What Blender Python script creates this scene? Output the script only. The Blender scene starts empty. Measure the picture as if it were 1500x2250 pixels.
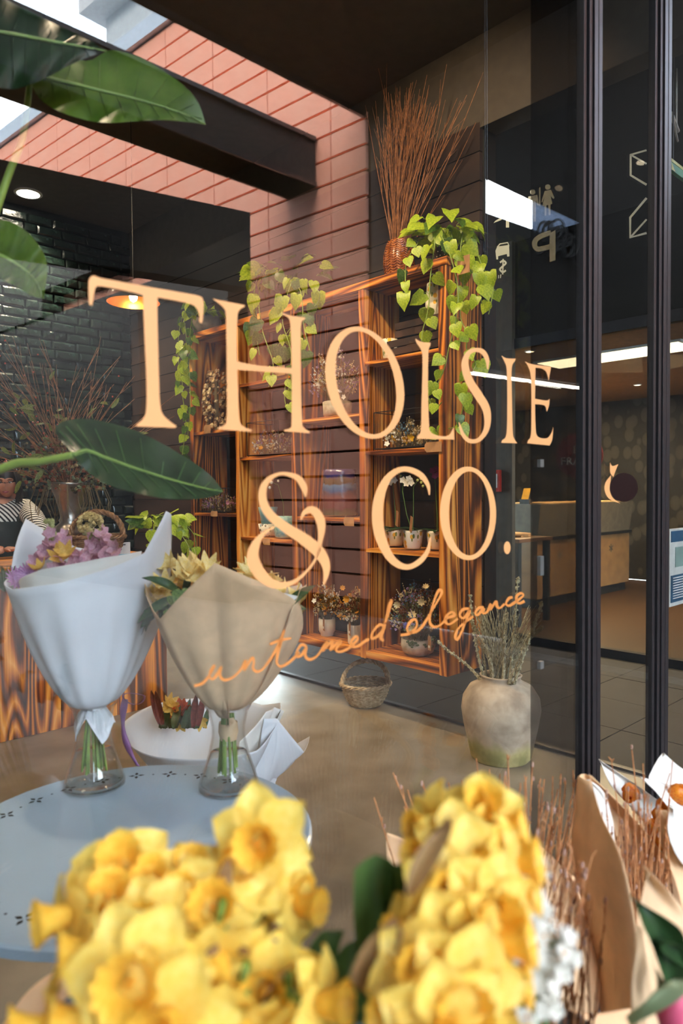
import bpy, math, random
from mathutils import Vector as V, Matrix as M, noise
from mathutils.geometry import tessellate_polygon

# ---------------------------------------------------------------- camera
TH = math.radians(43.6); PT = math.radians(1.6); RO = math.radians(.4); FPX = 1567.0; H = 1.5
_R0 = V((math.cos(TH), -math.sin(TH), 0)); CF = V((math.sin(TH)*math.cos(PT), math.cos(TH)*math.cos(PT), -math.sin(PT)))
_U0 = _R0.cross(CF); CR = _R0*math.cos(RO) - _U0*math.sin(RO); CU = _U0*math.cos(RO) + _R0*math.sin(RO)
CAM = V((0, 0, H))
sc = bpy.context.scene
cd = bpy.data.cameras.new('camera'); cam = bpy.data.objects.new('camera', cd); sc.collection.objects.link(cam)
cd.sensor_fit = 'VERTICAL'; cd.sensor_height = 36.0; cd.lens = 36.0*FPX/2250
cam.matrix_world = M(((CR.x, CU.x, -CF.x, CAM.x), (CR.y, CU.y, -CF.y, CAM.y), (CR.z, CU.z, -CF.z, CAM.z), (0, 0, 0, 1)))
cd.clip_start = .02; cd.clip_end = 200
cd.dof.use_dof = True; cd.dof.focus_distance = 3.9; cd.dof.aperture_fstop = 3.4
sc.camera = cam
# ---------------------------------------------------------------- exposure
sc.view_settings.view_transform = 'Standard'; sc.view_settings.look = 'None'
sc.view_settings.exposure = 0.28
sc.view_settings.gamma = 1.0; sc.view_settings.use_curve_mapping = False
try:
    sc.cycles.max_bounces = 7; sc.cycles.diffuse_bounces = 4; sc.cycles.glossy_bounces = 4
    sc.cycles.transmission_bounces = 6; sc.cycles.transparent_max_bounces = 24
    sc.cycles.sample_clamp_indirect = 4.0; sc.cycles.caustics_reflective = False; sc.cycles.caustics_refractive = False
    sc.cycles.use_denoising = True
except Exception: pass
# ---------------------------------------------------------------- overcast daylight sky
w = bpy.data.worlds.new('sky'); sc.world = w; w.use_nodes = True; nt = w.node_tree; nt.nodes.clear()
N = nt.nodes.new; L = nt.links.new
out = N('ShaderNodeOutputWorld'); bg = N('ShaderNodeBackground'); tc = N('ShaderNodeTexCoord'); nz = N('ShaderNodeTexNoise'); rp = N('ShaderNodeValToRGB')
nz.inputs['Scale'].default_value = 2.2; nz.inputs['Detail'].default_value = 5
rp.color_ramp.elements[0].position = .35; rp.color_ramp.elements[0].color = (.62, .80, 1, 1)
rp.color_ramp.elements[1].position = .62; rp.color_ramp.elements[1].color = (.97, .98, 1, 1)
L(tc.outputs['Generated'], nz.inputs['Vector']); L(nz.outputs['Fac'], rp.inputs['Fac']); L(rp.outputs['Color'], bg.inputs['Color'])
bg.inputs['Strength'].default_value = 18.0; L(bg.outputs['Background'], out.inputs['Surface'])
def lamp(name, kind, loc, energy, color, size=.1, rot=(0, 0, 0), spot=None, blend=.6):
    d = bpy.data.lights.new(name, kind); d.energy = energy; d.color = color
    if kind == 'AREA': d.shape = 'DISK'; d.size = size
    elif kind == 'SUN': d.angle = size
    else: d.shadow_soft_size = size
    if kind == 'SPOT': d.spot_size = spot; d.spot_blend = blend
    o = bpy.data.objects.new(name, d); sc.collection.objects.link(o); o.location = loc; o.rotation_euler = rot; return o
# soft sun, high and behind the clouds: falls through the roof opening onto the terracotta wall
SUN = lamp('sun', 'SUN', (0, -8, 12), 105.0, (1, .93, .86), .35)
SUN.rotation_euler = V((1.0, -.06, -.45)).to_track_quat('-Z', 'Y').to_euler()

# ---------------------------------------------------------------- helpers
rnd = random.Random(7)
def ray(x, y): return CF + (x-750)/FPX*CR - (y-1125)/FPX*CU
def P(x, y, X=None, Y=None, z=None, Z=None):
    r = ray(x, y)
    t = Z if Z is not None else (X/r.x if X is not None else (Y/r.y if Y is not None else (z-H)/r.z))
    return CAM + r*t
DG = 1.05                                   # the window plane: Y = DG
def mir(p): return V((p.x, 2*DG - p.y, p.z))
U_ = lambda a, b: rnd.uniform(a, b)
def cat(pts, k=8, closed=False):
    """Catmull-Rom through the points (any dimension)"""
    n = len(pts); o = []
    for i in range(n if closed else n-1):
        p0, p1, p2, p3 = (pts[(i-1) % n], pts[i], pts[(i+1) % n], pts[(i+2) % n]) if closed else (pts[max(i-1, 0)], pts[i], pts[i+1], pts[min(i+2, n-1)])
        for j in range(k):
            t = j/k
            o.append(tuple(.5*((2*b) + (-a+c)*t + (2*a-5*b+4*c-d)*t*t + (-a+3*b-3*c+d)*t**3) for a, b, c, d in zip(p0, p1, p2, p3)))
    if not closed: o.append(tuple(pts[-1]))
    return o
class MB:
    def __init__(s): s.v = []; s.f = []
    def add(s, v, f):
        n = len(s.v); s.v += [tuple(p) for p in v]; s.f += [tuple(i+n for i in q) for q in f]; return s
    def box(s, a, b):
        x0, y0, z0 = a; x1, y1, z1 = b
        return s.add([(x0,y0,z0),(x1,y0,z0),(x1,y1,z0),(x0,y1,z0),(x0,y0,z1),(x1,y0,z1),(x1,y1,z1),(x0,y1,z1)],
                     [(0,3,2,1),(4,5,6,7),(0,1,5,4),(1,2,6,5),(2,3,7,6),(3,0,4,7)])
    def cbox(s, c, d, mt=None):
        m = MB().box((-d[0]/2,-d[1]/2,-d[2]/2), (d[0]/2,d[1]/2,d[2]/2)); T = M.Translation(V(c)) @ (mt or M.Identity(4))
        return s.add([T @ V(p) for p in m.v], m.f)
    def tube(s, pts, r, n=6, cap=True, closed=False):
        pts = [V(p) for p in pts]; k = len(pts); rr = r if isinstance(r, (list, tuple)) else [r]*k
        v = []; f = []; up = V((.31, .22, .92))
        prev = None
        for i, p in enumerate(pts):
            if closed: t = pts[(i+1) % k] - pts[i-1]
            else: t = pts[min(i+1, k-1)] - pts[max(i-1, 0)]
            if t.length < 1e-9: t = V((0, 0, 1))
            t.normalize()
            a = (prev - t*prev.dot(t)) if prev is not None else t.cross(up)
            if a.length < 1e-6: a = t.orthogonal()
            a.normalize(); prev = a; b = t.cross(a)
            for j in range(n):
                q = 2*math.pi*j/n; v.append(p + (a*math.cos(q) + b*math.sin(q))*rr[i])
        for i in range(k if closed else k-1):
            i2 = (i+1) % k
            for j in range(n): f.append((i*n+j, i*n+(j+1) % n, i2*n+(j+1) % n, i2*n+j))
        if cap and not closed: f.append(tuple(range(n-1, -1, -1))); f.append(tuple((k-1)*n+j for j in range(n)))
        return s.add(v, f)
    def lathe(s, prof, n=32, c=(0, 0, 0), fn=None, cap=True):
        v = []; f = []; k = len(prof)
        for i, (r, z) in enumerate(prof):
            for j in range(n):
                a = 2*math.pi*j/n; r2 = r if fn is None else r*fn(a, z)
                v.append((c[0]+r2*math.cos(a), c[1]+r2*math.sin(a), c[2]+z))
        for i in range(k-1):
            for j in range(n): f.append((i*n+j, i*n+(j+1) % n, (i+1)*n+(j+1) % n, (i+1)*n+j))
        if cap: f.append(tuple(range(n-1, -1, -1))); f.append(tuple((k-1)*n+j for j in range(n)))
        return s.add(v, f)
    def grid(s, fn, nu, nv):
        v = [fn(i/nu, j/nv) for i in range(nu+1) for j in range(nv+1)]
        f = [(i*(nv+1)+j, (i+1)*(nv+1)+j, (i+1)*(nv+1)+j+1, i*(nv+1)+j+1) for i in range(nu) for j in range(nv)]
        return s.add(v, f)
    def blob(s, c, r, seed=0, amp=.25, st=(1, 1, 1), n=6, m=4):
        v = [(0, 0, -1)]; f = []
        for i in range(1, m):
            a = -math.pi/2 + math.pi*i/m
            for j in range(n): b = 2*math.pi*j/n + i*.4; v.append((math.cos(a)*math.cos(b), math.cos(a)*math.sin(b), math.sin(a)))
        v.append((0, 0, 1)); e = len(v)-1
        for j in range(n): f.append((0, 1+(j+1) % n, 1+j)); f.append((e, e-n+j, e-n+(j+1) % n))
        for i in range(m-2):
            for j in range(n): f.append((1+i*n+j, 1+i*n+(j+1) % n, 1+(i+1)*n+(j+1) % n, 1+(i+1)*n+j))
        o = []
        for p in v:
            q = V(p)*r*(1 + amp*noise.noise(V(p)*1.7 + V((seed*3.1, seed*1.7, seed*.9))))
            o.append((c[0]+q.x*st[0], c[1]+q.y*st[1], c[2]+q.z*st[2]))
        return s.add(o, f)
    def poly(s, pts, fn):
        """flat polygon; pts are 2D, fn maps to 3D"""
        p3 = [V((a, b, 0)) for a, b in pts]; tr = tessellate_polygon([p3])
        return s.add([fn(a, b) for a, b in pts], [tuple(t) for t in tr])
    def ribbon(s, pts, fn):
        """pts (x, y, width) in 2D -> ribbon with rounded ends"""
        k = len(pts); v = []; f = []
        for i, (x, y, w_) in enumerate(pts):
            a, b = pts[max(i-1, 0)], pts[min(i+1, k-1)]; dx, dy = b[0]-a[0], b[1]-a[1]; l = math.hypot(dx, dy) or 1
            nx, ny = -dy/l*w_/2, dx/l*w_/2; v += [fn(x+nx, y+ny), fn(x-nx, y-ny)]
        for i in range(k-1): f.append((2*i, 2*i+1, 2*i+3, 2*i+2))
        return s.add(v, f)
    def xf(s, m): s.v = [tuple(m @ V(p)) for p in s.v]; return s
    def join(s, o, m=None): return s.add([(m @ V(p)) if m else p for p in o.v], o.f)
    def mesh(s, name, mt, smooth=False):
        me = bpy.data.meshes.new(name); me.from_pydata(s.v, [], s.f)
        if smooth: me.polygons.foreach_set('use_smooth', [True]*len(me.polygons))
        if mt: me.materials.append(mt)
        me.update(); return me
col = sc.collection
def link(name, me, parent=None, loc=(0, 0, 0), rot=(0, 0, 0), label=None, cat_=None, group=None, kind=None, mat4=None):
    o = bpy.data.objects.new(name, me); col.objects.link(o)
    if parent: o.parent = parent
    if mat4 is not None: o.matrix_local = mat4
    else: o.location = loc; o.rotation_euler = rot
    if label: o['label'] = label
    if cat_: o['category'] = cat_
    if group: o['group'] = group
    if kind: o['kind'] = kind
    return o
def obj(name, mb, mt, parent=None, smooth=False, bevel=0, solid=0, sub=0, **k):
    o = link(name, mb.mesh(name, mt, smooth or sub), parent, **k)
    if solid: m = o.modifiers.new('s', 'SOLIDIFY'); m.thickness = solid; m.offset = 0
    if sub: m = o.modifiers.new('u', 'SUBSURF'); m.levels = sub; m.render_levels = sub
    if bevel: m = o.modifiers.new('b', 'BEVEL'); m.width = bevel; m.segments = 2; m.limit_method = 'ANGLE'
    return o
def thing(name, label, cat_, loc=(0, 0, 0), rz=0, group=None):
    return link(name, None, None, loc, (0, 0, rz), label, cat_, group)
def struct(name, mb, mt, parent=None, **k):
    return obj(name, mb, mt, parent, kind=None if parent else 'structure', **k)
def dup(root, loc, rz=0, label=None, group=None, scale=1.0):
    r = root.copy(); col.objects.link(r); r.location = loc; r.rotation_euler = (0, 0, rz); r.scale = (scale,)*3
    if label: r['label'] = label
    if group: r['group'] = group
    for ch in list(root.children):
        c = ch.copy(); col.objects.link(c); c.parent = r
        for g in list(ch.children):
            d = g.copy(); col.objects.link(d); d.parent = c
    return r

# ---------------------------------------------------------------- materials
def _nt(name):
    m = bpy.data.materials.new(name); m.use_nodes = True; t = m.node_tree; t.nodes.clear()
    o = t.nodes.new('ShaderNodeOutputMaterial'); b = t.nodes.new('ShaderNodeBsdfPrincipled'); t.links.new(b.outputs[0], o.inputs[0])
    return m, t, b
def lin(h):
    h = h.lstrip('#'); c = [int(h[i:i+2], 16)/255 for i in (0, 2, 4)]
    return tuple(x/12.92 if x <= .04045 else ((x+.055)/1.055)**2.4 for x in c)
def mat(name, c, rough=.6, var=.18, scale=14, bump=.15, metal=0, sheen=0, sub=0, spec=.5, trans=0, c2=None, emit=0, coat=0, detail=4, stretch=None):
    """general surface: two tones mixed by noise, fine relief"""
    if isinstance(c, str): c = lin(c)
    if c2 is None: c2 = tuple(x*(1-var) for x in c); c = tuple(min(1, x*(1+var*.5)) for x in c)
    elif isinstance(c2, str): c2 = lin(c2)
    m, t, b = _nt(name); Nn = t.nodes.new; Ln = t.links.new
    tc = Nn('ShaderNodeTexCoord'); n = Nn('ShaderNodeTexNoise'); n.inputs['Scale'].default_value = scale; n.inputs['Detail'].default_value = detail
    if stretch:
        mp = Nn('ShaderNodeMapping'); mp.inputs['Scale'].default_value = stretch; Ln(tc.outputs['Object'], mp.inputs[0]); Ln(mp.outputs[0], n.inputs['Vector'])
    else: Ln(tc.outputs['Object'], n.inputs['Vector'])
    r = Nn('ShaderNodeValToRGB'); r.color_ramp.elements[0].position = .35; r.color_ramp.elements[1].position = .65
    r.color_ramp.elements[0].color = (*c2, 1); r.color_ramp.elements[1].color = (*c, 1)
    Ln(n.outputs['Fac'], r.inputs[0]); Ln(r.outputs[0], b.inputs['Base Color'])
    b.inputs['Roughness'].default_value = rough; b.inputs['Metallic'].default_value = metal; b.inputs['Specular IOR Level'].default_value = spec
    if trans: b.inputs['Transmission Weight'].default_value = trans
    if coat: b.inputs['Coat Weight'].default_value = coat; b.inputs['Coat Roughness'].default_value = .08
    if sub:
        b.inputs['Subsurface Weight'].default_value = sub; b.inputs['Subsurface Radius'].default_value = (.02, .01, .005); b.inputs['Subsurface Scale'].default_value = .3
    if bump:
        bp = Nn('ShaderNodeBump'); bp.inputs['Strength'].default_value = bump; bp.inputs['Distance'].default_value = .01
        Ln(n.outputs['Fac'], bp.inputs['Height']); Ln(bp.outputs[0], b.inputs['Normal'])
    if emit: b.inputs['Emission Color'].default_value = (*c, 1); b.inputs['Emission Strength'].default_value = emit
    return m
def leafmat(name, c, c2, rough=.4, tr=.35):
    """thin leaf or petal: some light comes through"""
    m = mat(name, c, rough, c2=c2, scale=9, bump=.1); t = m.node_tree
    b = [n for n in t.nodes if n.type == 'BSDF_PRINCIPLED'][0]; o = [n for n in t.nodes if n.type == 'OUTPUT_MATERIAL'][0]
    r = [n for n in t.nodes if n.type == 'VALTORGB'][0]
    tl = t.nodes.new('ShaderNodeBsdfTranslucent'); mx = t.nodes.new('ShaderNodeMixShader'); mx.inputs[0].default_value = tr
    t.links.new(r.outputs[0], tl.inputs[0]); t.links.new(b.outputs[0], mx.inputs[1]); t.links.new(tl.outputs[0], mx.inputs[2]); t.links.new(mx.outputs[0], o.inputs[0])
    return m
def woodmat(name, axis, dark=1.0):
    """torched pine: orange early wood, charred rings and knots; axis = grain direction"""
    m, t, b = _nt(name); Nn = t.nodes.new; Ln = t.links.new
    tc = Nn('ShaderNodeTexCoord'); oi = Nn('ShaderNodeObjectInfo'); ad = Nn('ShaderNodeVectorMath'); ad.operation = 'ADD'
    sc_ = Nn('ShaderNodeVectorMath'); sc_.operation = 'SCALE'; sc_.inputs['Scale'].default_value = 17.0
    cx = Nn('ShaderNodeCombineXYZ'); [Ln(oi.outputs['Random'], cx.inputs[i]) for i in range(3)]
    Ln(cx.outputs[0], sc_.inputs[0]); Ln(tc.outputs['Object'], ad.inputs[0]); Ln(sc_.outputs[0], ad.inputs[1])
    mp = Nn('ShaderNodeMapping'); s = [1.0, 1.0, 1.0]; s[axis] = .075; mp.inputs['Scale'].default_value = s; Ln(ad.outputs[0], mp.inputs[0])
    n1 = Nn('ShaderNodeTexNoise'); n1.inputs['Scale'].default_value = 5.2; n1.inputs['Detail'].default_value = 1.2; n1.inputs['Roughness'].default_value = .35; n1.inputs['Distortion'].default_value = .5
    Ln(mp.outputs[0], n1.inputs['Vector'])
    mu = Nn('ShaderNodeMath'); mu.operation = 'MULTIPLY'; mu.inputs[1].default_value = 12.0; Ln(n1.outputs['Fac'], mu.inputs[0])
    pp = Nn('ShaderNodeMath'); pp.operation = 'PINGPONG'; pp.inputs[1].default_value = .5; Ln(mu.outputs[0], pp.inputs[0])
    m2 = Nn('ShaderNodeMath'); m2.operation = 'MULTIPLY'; m2.inputs[1].default_value = 2.0; Ln(pp.outputs[0], m2.inputs[0])
    n2 = Nn('ShaderNodeTexNoise'); n2.inputs['Scale'].default_value = 2.6; n2.inputs['Detail'].default_value = 3; Ln(mp.outputs[0], n2.inputs['Vector'])
    n3 = Nn('ShaderNodeTexNoise'); mp3 = Nn('ShaderNodeMapping'); s3 = [1.0]*3; s3[axis] = .03; mp3.inputs['Scale'].default_value = s3
    Ln(ad.outputs[0], mp3.inputs[0]); Ln(mp3.outputs[0], n3.inputs['Vector']); n3.inputs['Scale'].default_value = 90; n3.inputs['Detail'].default_value = 2
    r = Nn('ShaderNodeValToRGB'); e = r.color_ramp.elements
    e[0].position = 0; e[0].color = (.020*dark, .007*dark, .003*dark, 1); e[1].position = 1; e[1].color = (.86*dark, .44*dark, .11*dark, 1)
    for p_, c_ in ((.28, (.09, .022, .005)), (.50, (.38, .10, .012)), (.72, (.68, .25, .032))):
        k = e.new(p_); k.color = (c_[0]*dark, c_[1]*dark, c_[2]*dark, 1)
    a1 = Nn('ShaderNodeMath'); a1.operation = 'MULTIPLY_ADD'; a1.inputs[1].default_value = .62; Ln(m2.outputs[0], a1.inputs[0])
    sb = Nn('ShaderNodeMath'); sb.operation = 'MULTIPLY_ADD'; sb.inputs[1].default_value = 1.9; sb.inputs[2].default_value = -.92; Ln(n2.outputs['Fac'], sb.inputs[0]); Ln(sb.outputs[0], a1.inputs[2])
    a2 = Nn('ShaderNodeMath'); a2.operation = 'MULTIPLY_ADD'; a2.inputs[1].default_value = .42; Ln(n3.outputs['Fac'], a2.inputs[0]); Ln(a1.outputs[0], a2.inputs[2])
    Ln(a2.outputs[0], r.inputs[0]); Ln(r.outputs[0], b.inputs['Base Color'])
    bp = Nn('ShaderNodeBump'); bp.inputs['Strength'].default_value = .3; bp.inputs['Distance'].default_value = .004; Ln(a2.outputs[0], bp.inputs['Height']); Ln(bp.outputs[0], b.inputs['Normal'])
    b.inputs['Roughness'].default_value = .42; b.inputs['Coat Weight'].default_value = .15; b.inputs['Coat Roughness'].default_value = .3
    return m
def glassmat(name, tint=(1, 1, 1), f0=.055, rough=0.0):
    """window glass: light passes straight through a tint, the faces mirror by Fresnel"""
    m = bpy.data.materials.new(name); m.use_nodes = True; t = m.node_tree; t.nodes.clear(); Nn = t.nodes.new; Ln = t.links.new
    o = Nn('ShaderNodeOutputMaterial'); tr = Nn('ShaderNodeBsdfTransparent'); gl = Nn('ShaderNodeBsdfGlossy'); mx = Nn('ShaderNodeMixShader')
    ge = Nn('ShaderNodeNewGeometry'); dt = Nn('ShaderNodeVectorMath'); dt.operation = 'DOT_PRODUCT'; Ln(ge.outputs['Normal'], dt.inputs[0]); Ln(ge.outputs['Incoming'], dt.inputs[1])
    def mth(op, a, b_): 
        n = Nn('ShaderNodeMath'); n.operation = op
        for i, x in enumerate((a, b_)):
            if x is None: continue
            if isinstance(x, float): n.inputs[i].default_value = x
            else: Ln(x, n.inputs[i])
        return n.outputs[0]
    k = mth('POWER', mth('SUBTRACT', 1.0, mth('ABSOLUTE', dt.outputs['Value'], None)), 5.0)
    fac = mth('ADD', mth('MULTIPLY', k, 1.0-f0), f0); Ln(fac, mx.inputs[0])
    tr.inputs['Color'].default_value = (*tint, 1); gl.inputs['Roughness'].default_value = rough
    Ln(tr.outputs[0], mx.inputs[1]); Ln(gl.outputs[0], mx.inputs[2]); Ln(mx.outputs[0], o.inputs[0])
    return m
def emitmat(name, c, s):
    m = bpy.data.materials.new(name); m.use_nodes = True; t = m.node_tree; t.nodes.clear()
    o = t.nodes.new('ShaderNodeOutputMaterial'); e = t.nodes.new('ShaderNodeEmission'); e.inputs[0].default_value = (*c, 1); e.inputs[1].default_value = s
    t.links.new(e.outputs[0], o.inputs[0]); return m
W_Z = woodmat('torched_wood_upright', 2); W_Y = woodmat('torched_wood_shelf', 1); W_X = woodmat('torched_wood_cross', 0)
W_ZC = woodmat('torched_wood_counter', 2, 1.25)
BLK = mat('black_paint', '#1c1a19', .5); MBLK = mat('matte_black', '#0e0d0d', .95, bump=.02)
BLKM = mat('black_metal', '#25262a', .38, metal=.3, bump=.03)
WINGLASS = glassmat('window_glass', (.97, .98, .98), .068)
# ================================================================ the setting
XC_ = 6.15; XW = 3.70; YB = 7.14; ZC = 4.30; XL = -3.2
CONC = mat('polished_concrete', '#8f8575', .30, c2='#72695a', scale=3.2, bump=.04, detail=8)
TILEM = mat('dark_floor_tile', '#161717', .6, var=.25, scale=6, bump=.05, spec=.2)
GROUT = mat('grout', '#141312', .9)
BRICKM = mat('dark_green_glossy_brick', '#1d2d29', .22, c2='#0a100f', scale=22, bump=.5, coat=.3)
CLAD = mat('dark_stained_cladding', '#3a2a22', .5, c2='#241a16', scale=5, bump=.1, stretch=(1, .2, 1))
CEILM = mat('ceiling_paint', '#4a4238', .8, var=.1)
struct('floor', MB().box((XL, DG-.25, -.06), (XW, YB, 0)), CONC)
# tiled passage outside the glazed side wall
hf = struct('floor_passage', MB().box((XW+.001, DG-.25, -.08), (XC_+.06, 12, -.028)), GROUT)
t_me = MB().cbox((0, 0, 0), (.592, .592, .03)).mesh('tile', TILEM)
for i in range(4):
    for j in range(16):
        link('tile', t_me, hf, (XW+.302+i*.6, 1.1+j*.6, -.014+U_(-.001, .001)))
# brick wall at the back: separate bricks where the window shows them
wb = struct('wall_back', MB().box((XL, YB+.05, 0), (XW+.15, YB+.25, ZC)), mat('mortar', '#0c1110', .9))
bm_ = []
for q in range(9):
    L2 = .234 if q < 6 else .112; h2 = .080; c_ = .013; m = MB(); j_ = lambda: U_(-.004, .004)
    fr = [V((a*(L2/2-c_)+j_(), -.05+U_(-.006, .006), b*(h2/2-c_)+j_())) for a, b in ((-1, -1), (1, -1), (1, 1), (-1, 1))]; md = [V((a*L2/2+j_(), -.038, b*h2/2+j_())) for a, b in ((-1, -1), (1, -1), (1, 1), (-1, 1))]; bk = [V((p.x, .04, p.z)) for p in md]
    m.add(fr+md+bk, [(0, 1, 2, 3)]+[(4+k, 4+(k+1) % 4, (k+1) % 4, k) for k in range(4)]+[(8+k, 8+(k+1) % 4, 4+(k+1) % 4, 4+k) for k in range(4)]); bm_.append(m)
brick_me = [m.mesh('brick', BRICKM) for m in bm_]
rest = MB(); nb = 0; row = 0; z = .04
while z < ZC-.03:
    x = XW-.002 - (.09 if row % 2 else 0)
    while x > XL+.1:
        q = rnd.randrange(9); x -= (.234 if q < 6 else .112)/2; c = (x, YB+.045+U_(-.010, .006), z)
        if x > 2.15 and z > 1.0 and nb < 300:
            o = link('brick', brick_me[q], wb, c, (0, U_(-.02, .02), U_(-.012, .012)))
            if bpy.data.objects.get('x') is None: nb += 1
        elif x > .3: rest.join(bm_[q], M.Translation(V(c)) @ M.Rotation(U_(-.02, .02), 4, 'Y'))
        else: rest.join(bm_[q], M.Translation(V(c)))
        x -= (.234 if q < 6 else .112)/2+.012
    z += .092; row += 1
obj('brickwork', rest, BRICKM, wb, kind='stuff')
# side wall: dark boards above a low glazed strip
ws = struct('wall_right', MB().box((XW+.035, 2.62, .36), (XW+.16, YB+.05, ZC)), BLK)
bd = MB().cbox((0, 0, 0), (.03, 4.55, .172)).mesh('board', CLAD)
k = 0; z = .36
while z < 3.70:
    link('board', bd, ws, (XW+.018+U_(-.002, .002), 2.63+4.55/2, z+.088)); z += .18
struct('bulkhead', MB().box((XW+.005, DG+.03, 3.74), (XW+.155, YB+.04, ZC)), CEILM, ws)
struct('wall_left', MB().box((XL-.1, DG, 0), (XL, YB, ZC)), BLK)
struct('ceiling', MB().box((XL-.1, DG-.1, ZC), (XW+.2, YB+.2, ZC+.12)), CEILM)
# glass: side wall panes and the street window
SIDEG = glassmat('side_glass', (.90, .92, .91), .02)
sg = struct('window_2', MB().box((XW-.004, DG+.03, 0), (XW+.004, 2.60, 3.74)), SIDEG)
struct('pane', MB().box((XW-.004, 2.62, 0), (XW+.004, YB, .355)), SIDEG, sg)
struct('bottom_rail', MB().box((XW-.02, DG+.03, 0), (XW+.02, YB, .014)), BLKM, sg)
FM = mat('anodised_frame', '#232225', .5, metal=.2, bump=.02, scale=40)
wf = struct('window_1', MB().box((XL, DG-.005, .03), (1.98, DG+.003, 4.28)), WINGLASS)
TINT = glassmat('tinted_glass', (.50, .48, .46), .02)
lf = struct('sliding_panel', MB().box((1.7605, DG+.025, .03), (2.035, DG+.031, 4.28)), TINT, wf)
CLIP = mat('steel_clip', '#9a9a98', .35, metal=.6)
for y in (1018, 1243, 1461):
    p = P(1187, y, Y=DG+.02); obj('glass_clip', MB().cbox((0, 0, 0), (.018, .012, .022 if y != 1243 else .055)), CLIP, lf, loc=p, bevel=.001)
def mullion(name, x0, x1):
    """aluminium post: three stepped profiles with grooves"""
    m = MB(); w_ = x1-x0
    m.box((x0, DG-.012, 0), (x0+w_*.16, DG+.012, ZC)); m.box((x0+w_*.16, DG-.008, 0), (x0+w_*.24, DG+.012, ZC))
    m.box((x0+w_*.24, DG-.018, 0), (x0+w_*.42, DG+.012, ZC)); m.box((x0+w_*.42, DG-.006, 0), (x0+w_*.48, DG+.012, ZC))
    m.box((x0+w_*.48, DG-.022, 0), (x0+w_*.72, DG+.012, ZC)); m.box((x0+w_*.72, DG-.018, 0), (x0+w_*.76, DG+.012, ZC)); m.box((x0+w_*.76, DG-.022, 0), (x1, DG+.012, ZC))
    return obj(name, m, FM, kind='structure', bevel=.0015)
mullion('trim_1', 1.978, 2.072); mullion('trim_2', 2.470, 2.583)
struct('window_3', MB().box((2.07, DG-.005, .03), (2.472, DG+.003, 4.28)), WINGLASS)
struct('window_4', MB().box((2.58, DG-.005, .03), (XW, DG+.003, 4.28)), WINGLASS)
struct('trim_3', MB().box((XL, DG-.04, 4.27), (XW, DG+.04, 4.40)), FM)
struct('trim_4', MB().box((XL, DG-.04, 0), (1.955, DG+.04, .03)), FM)

# ---------------------------------------------------------------- outside, seen mirrored in the window
struct('wall_sun_block', MB().box((-11.5, -17, 0), (-9.2, 4, 11.2)), mat('dark_render', '#201e1c', .9))  # added unseen wall that keeps the sun off the lower terracotta wall
struct('wall_street_end', MB().box((-9.2, -17.6, 0), (9, -17, 5.0)), bpy.data.materials['dark_render'])
PAVE = mat('outdoor_paving', '#4b4845', .75, var=.2, scale=4)
struct('pavement', MB().box((-9.3, -17.2, -.10), (15, DG-.25, -.02)), PAVE)
A0 = mir(P(808, 1093, Z=8.5)); d_ = ray(-1054, 1093); d_.z = 0; d_.normalize(); FD = V((d_.x, -d_.y, 0)); FN = V((FD.y, -FD.x, 0))
if FN.x > 0: FN = -FN
FR = M(((FD.x, -FN.x, 0, A0.x), (FD.y, -FN.y, 0, A0.y), (0, 0, 1, 0), (0, 0, 0, 1)))   # local x along the facade, local y into it
ft = struct('wall_terracotta', MB().box((0, .11, 0), (14.4, .3, 8.6)), mat('facade_backing', '#060404', .95))
ft.matrix_world = FR
TERR = mat('terracotta_panel', '#e8a48a', .6, c2='#e0957a', scale=3, bump=.03)
def panel(w_): return MB().cbox((w_/2, .03, 0), (w_-.016, .045, .268)).mesh('panel', TERR)
pf, ph = panel(1.12), panel(.56)
zt = 8.6-.15; r_ = 0
while zt > .1 and r_ < 28:
    s0 = .56; link('panel', ph, ft, (0, 0, zt))
    kmax = 12 if zt > 3.5 else 6
    for k in range(kmax): link('panel', pf, ft, (s0+k*1.12, U_(-.002, .002), zt))
    zt -= .3; r_ += 1
struct('coping', MB().box((-.05, -.08, 8.6), (14.4, .35, 8.86)), mat('zinc_coping', '#8d9aa6', .4, metal=.4), ft)
# white upper storey with slim balusters set back on the roof
wu = struct('wall_upper', MB().box((2.2, 2.4, 8.8), (9.5, 2.6, 12.4)), mat('white_render', '#c9d2d6', .7))
wu.matrix_world = FR
for k in range(5): struct('window_frame', MB().box((2.6+k*.9, 2.36, 9.3), (2.64+k*.9, 2.40, 11.6)), mat('white_frame', '#e8ecee', .5) if k == 0 else bpy.data.materials['white_frame'], wu)
struct('storey_pane', MB().box((2.66, 2.385, 9.3), (6.3, 2.395, 11.6)), mat('pane_green_grey', '#6d8583', .3), wu)  # plain green-grey pane
struct('roof_beam', MB().box((2.0, 1.9, 12.3), (9.8, 2.7, 12.6)), bpy.data.materials['white_frame'], wu)
# roof over the walk: its edge, the box beam and the far canopy
SOFF = mat('black_soffit', '#120f0e', .9)
ys = mir(V((0, 5.94, 0))).y
struct('canopy', MB().box((-9, ys, 5.97), (6.6, DG+.3, 6.3)), SOFF)
struct('canopy_edge', MB().box((-9, ys-.04, 5.90), (6.1, ys, 6.45)), BLKM, bpy.data.objects['canopy'])
yb0, yb1 = mir(V((0, 7.24, 0))).y, mir(V((0, 6.74, 0))).y
struct('beam', MB().box((-9, yb0, 5.31), (6.0, yb1, 5.92)), MBLK)
for zz in (5.31, 5.87): struct('beam_flange', MB().box((-9, yb0-.03, zz), (6.0, yb1+.03, zz+.05)), BLKM, bpy.data.objects['beam'])
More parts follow.
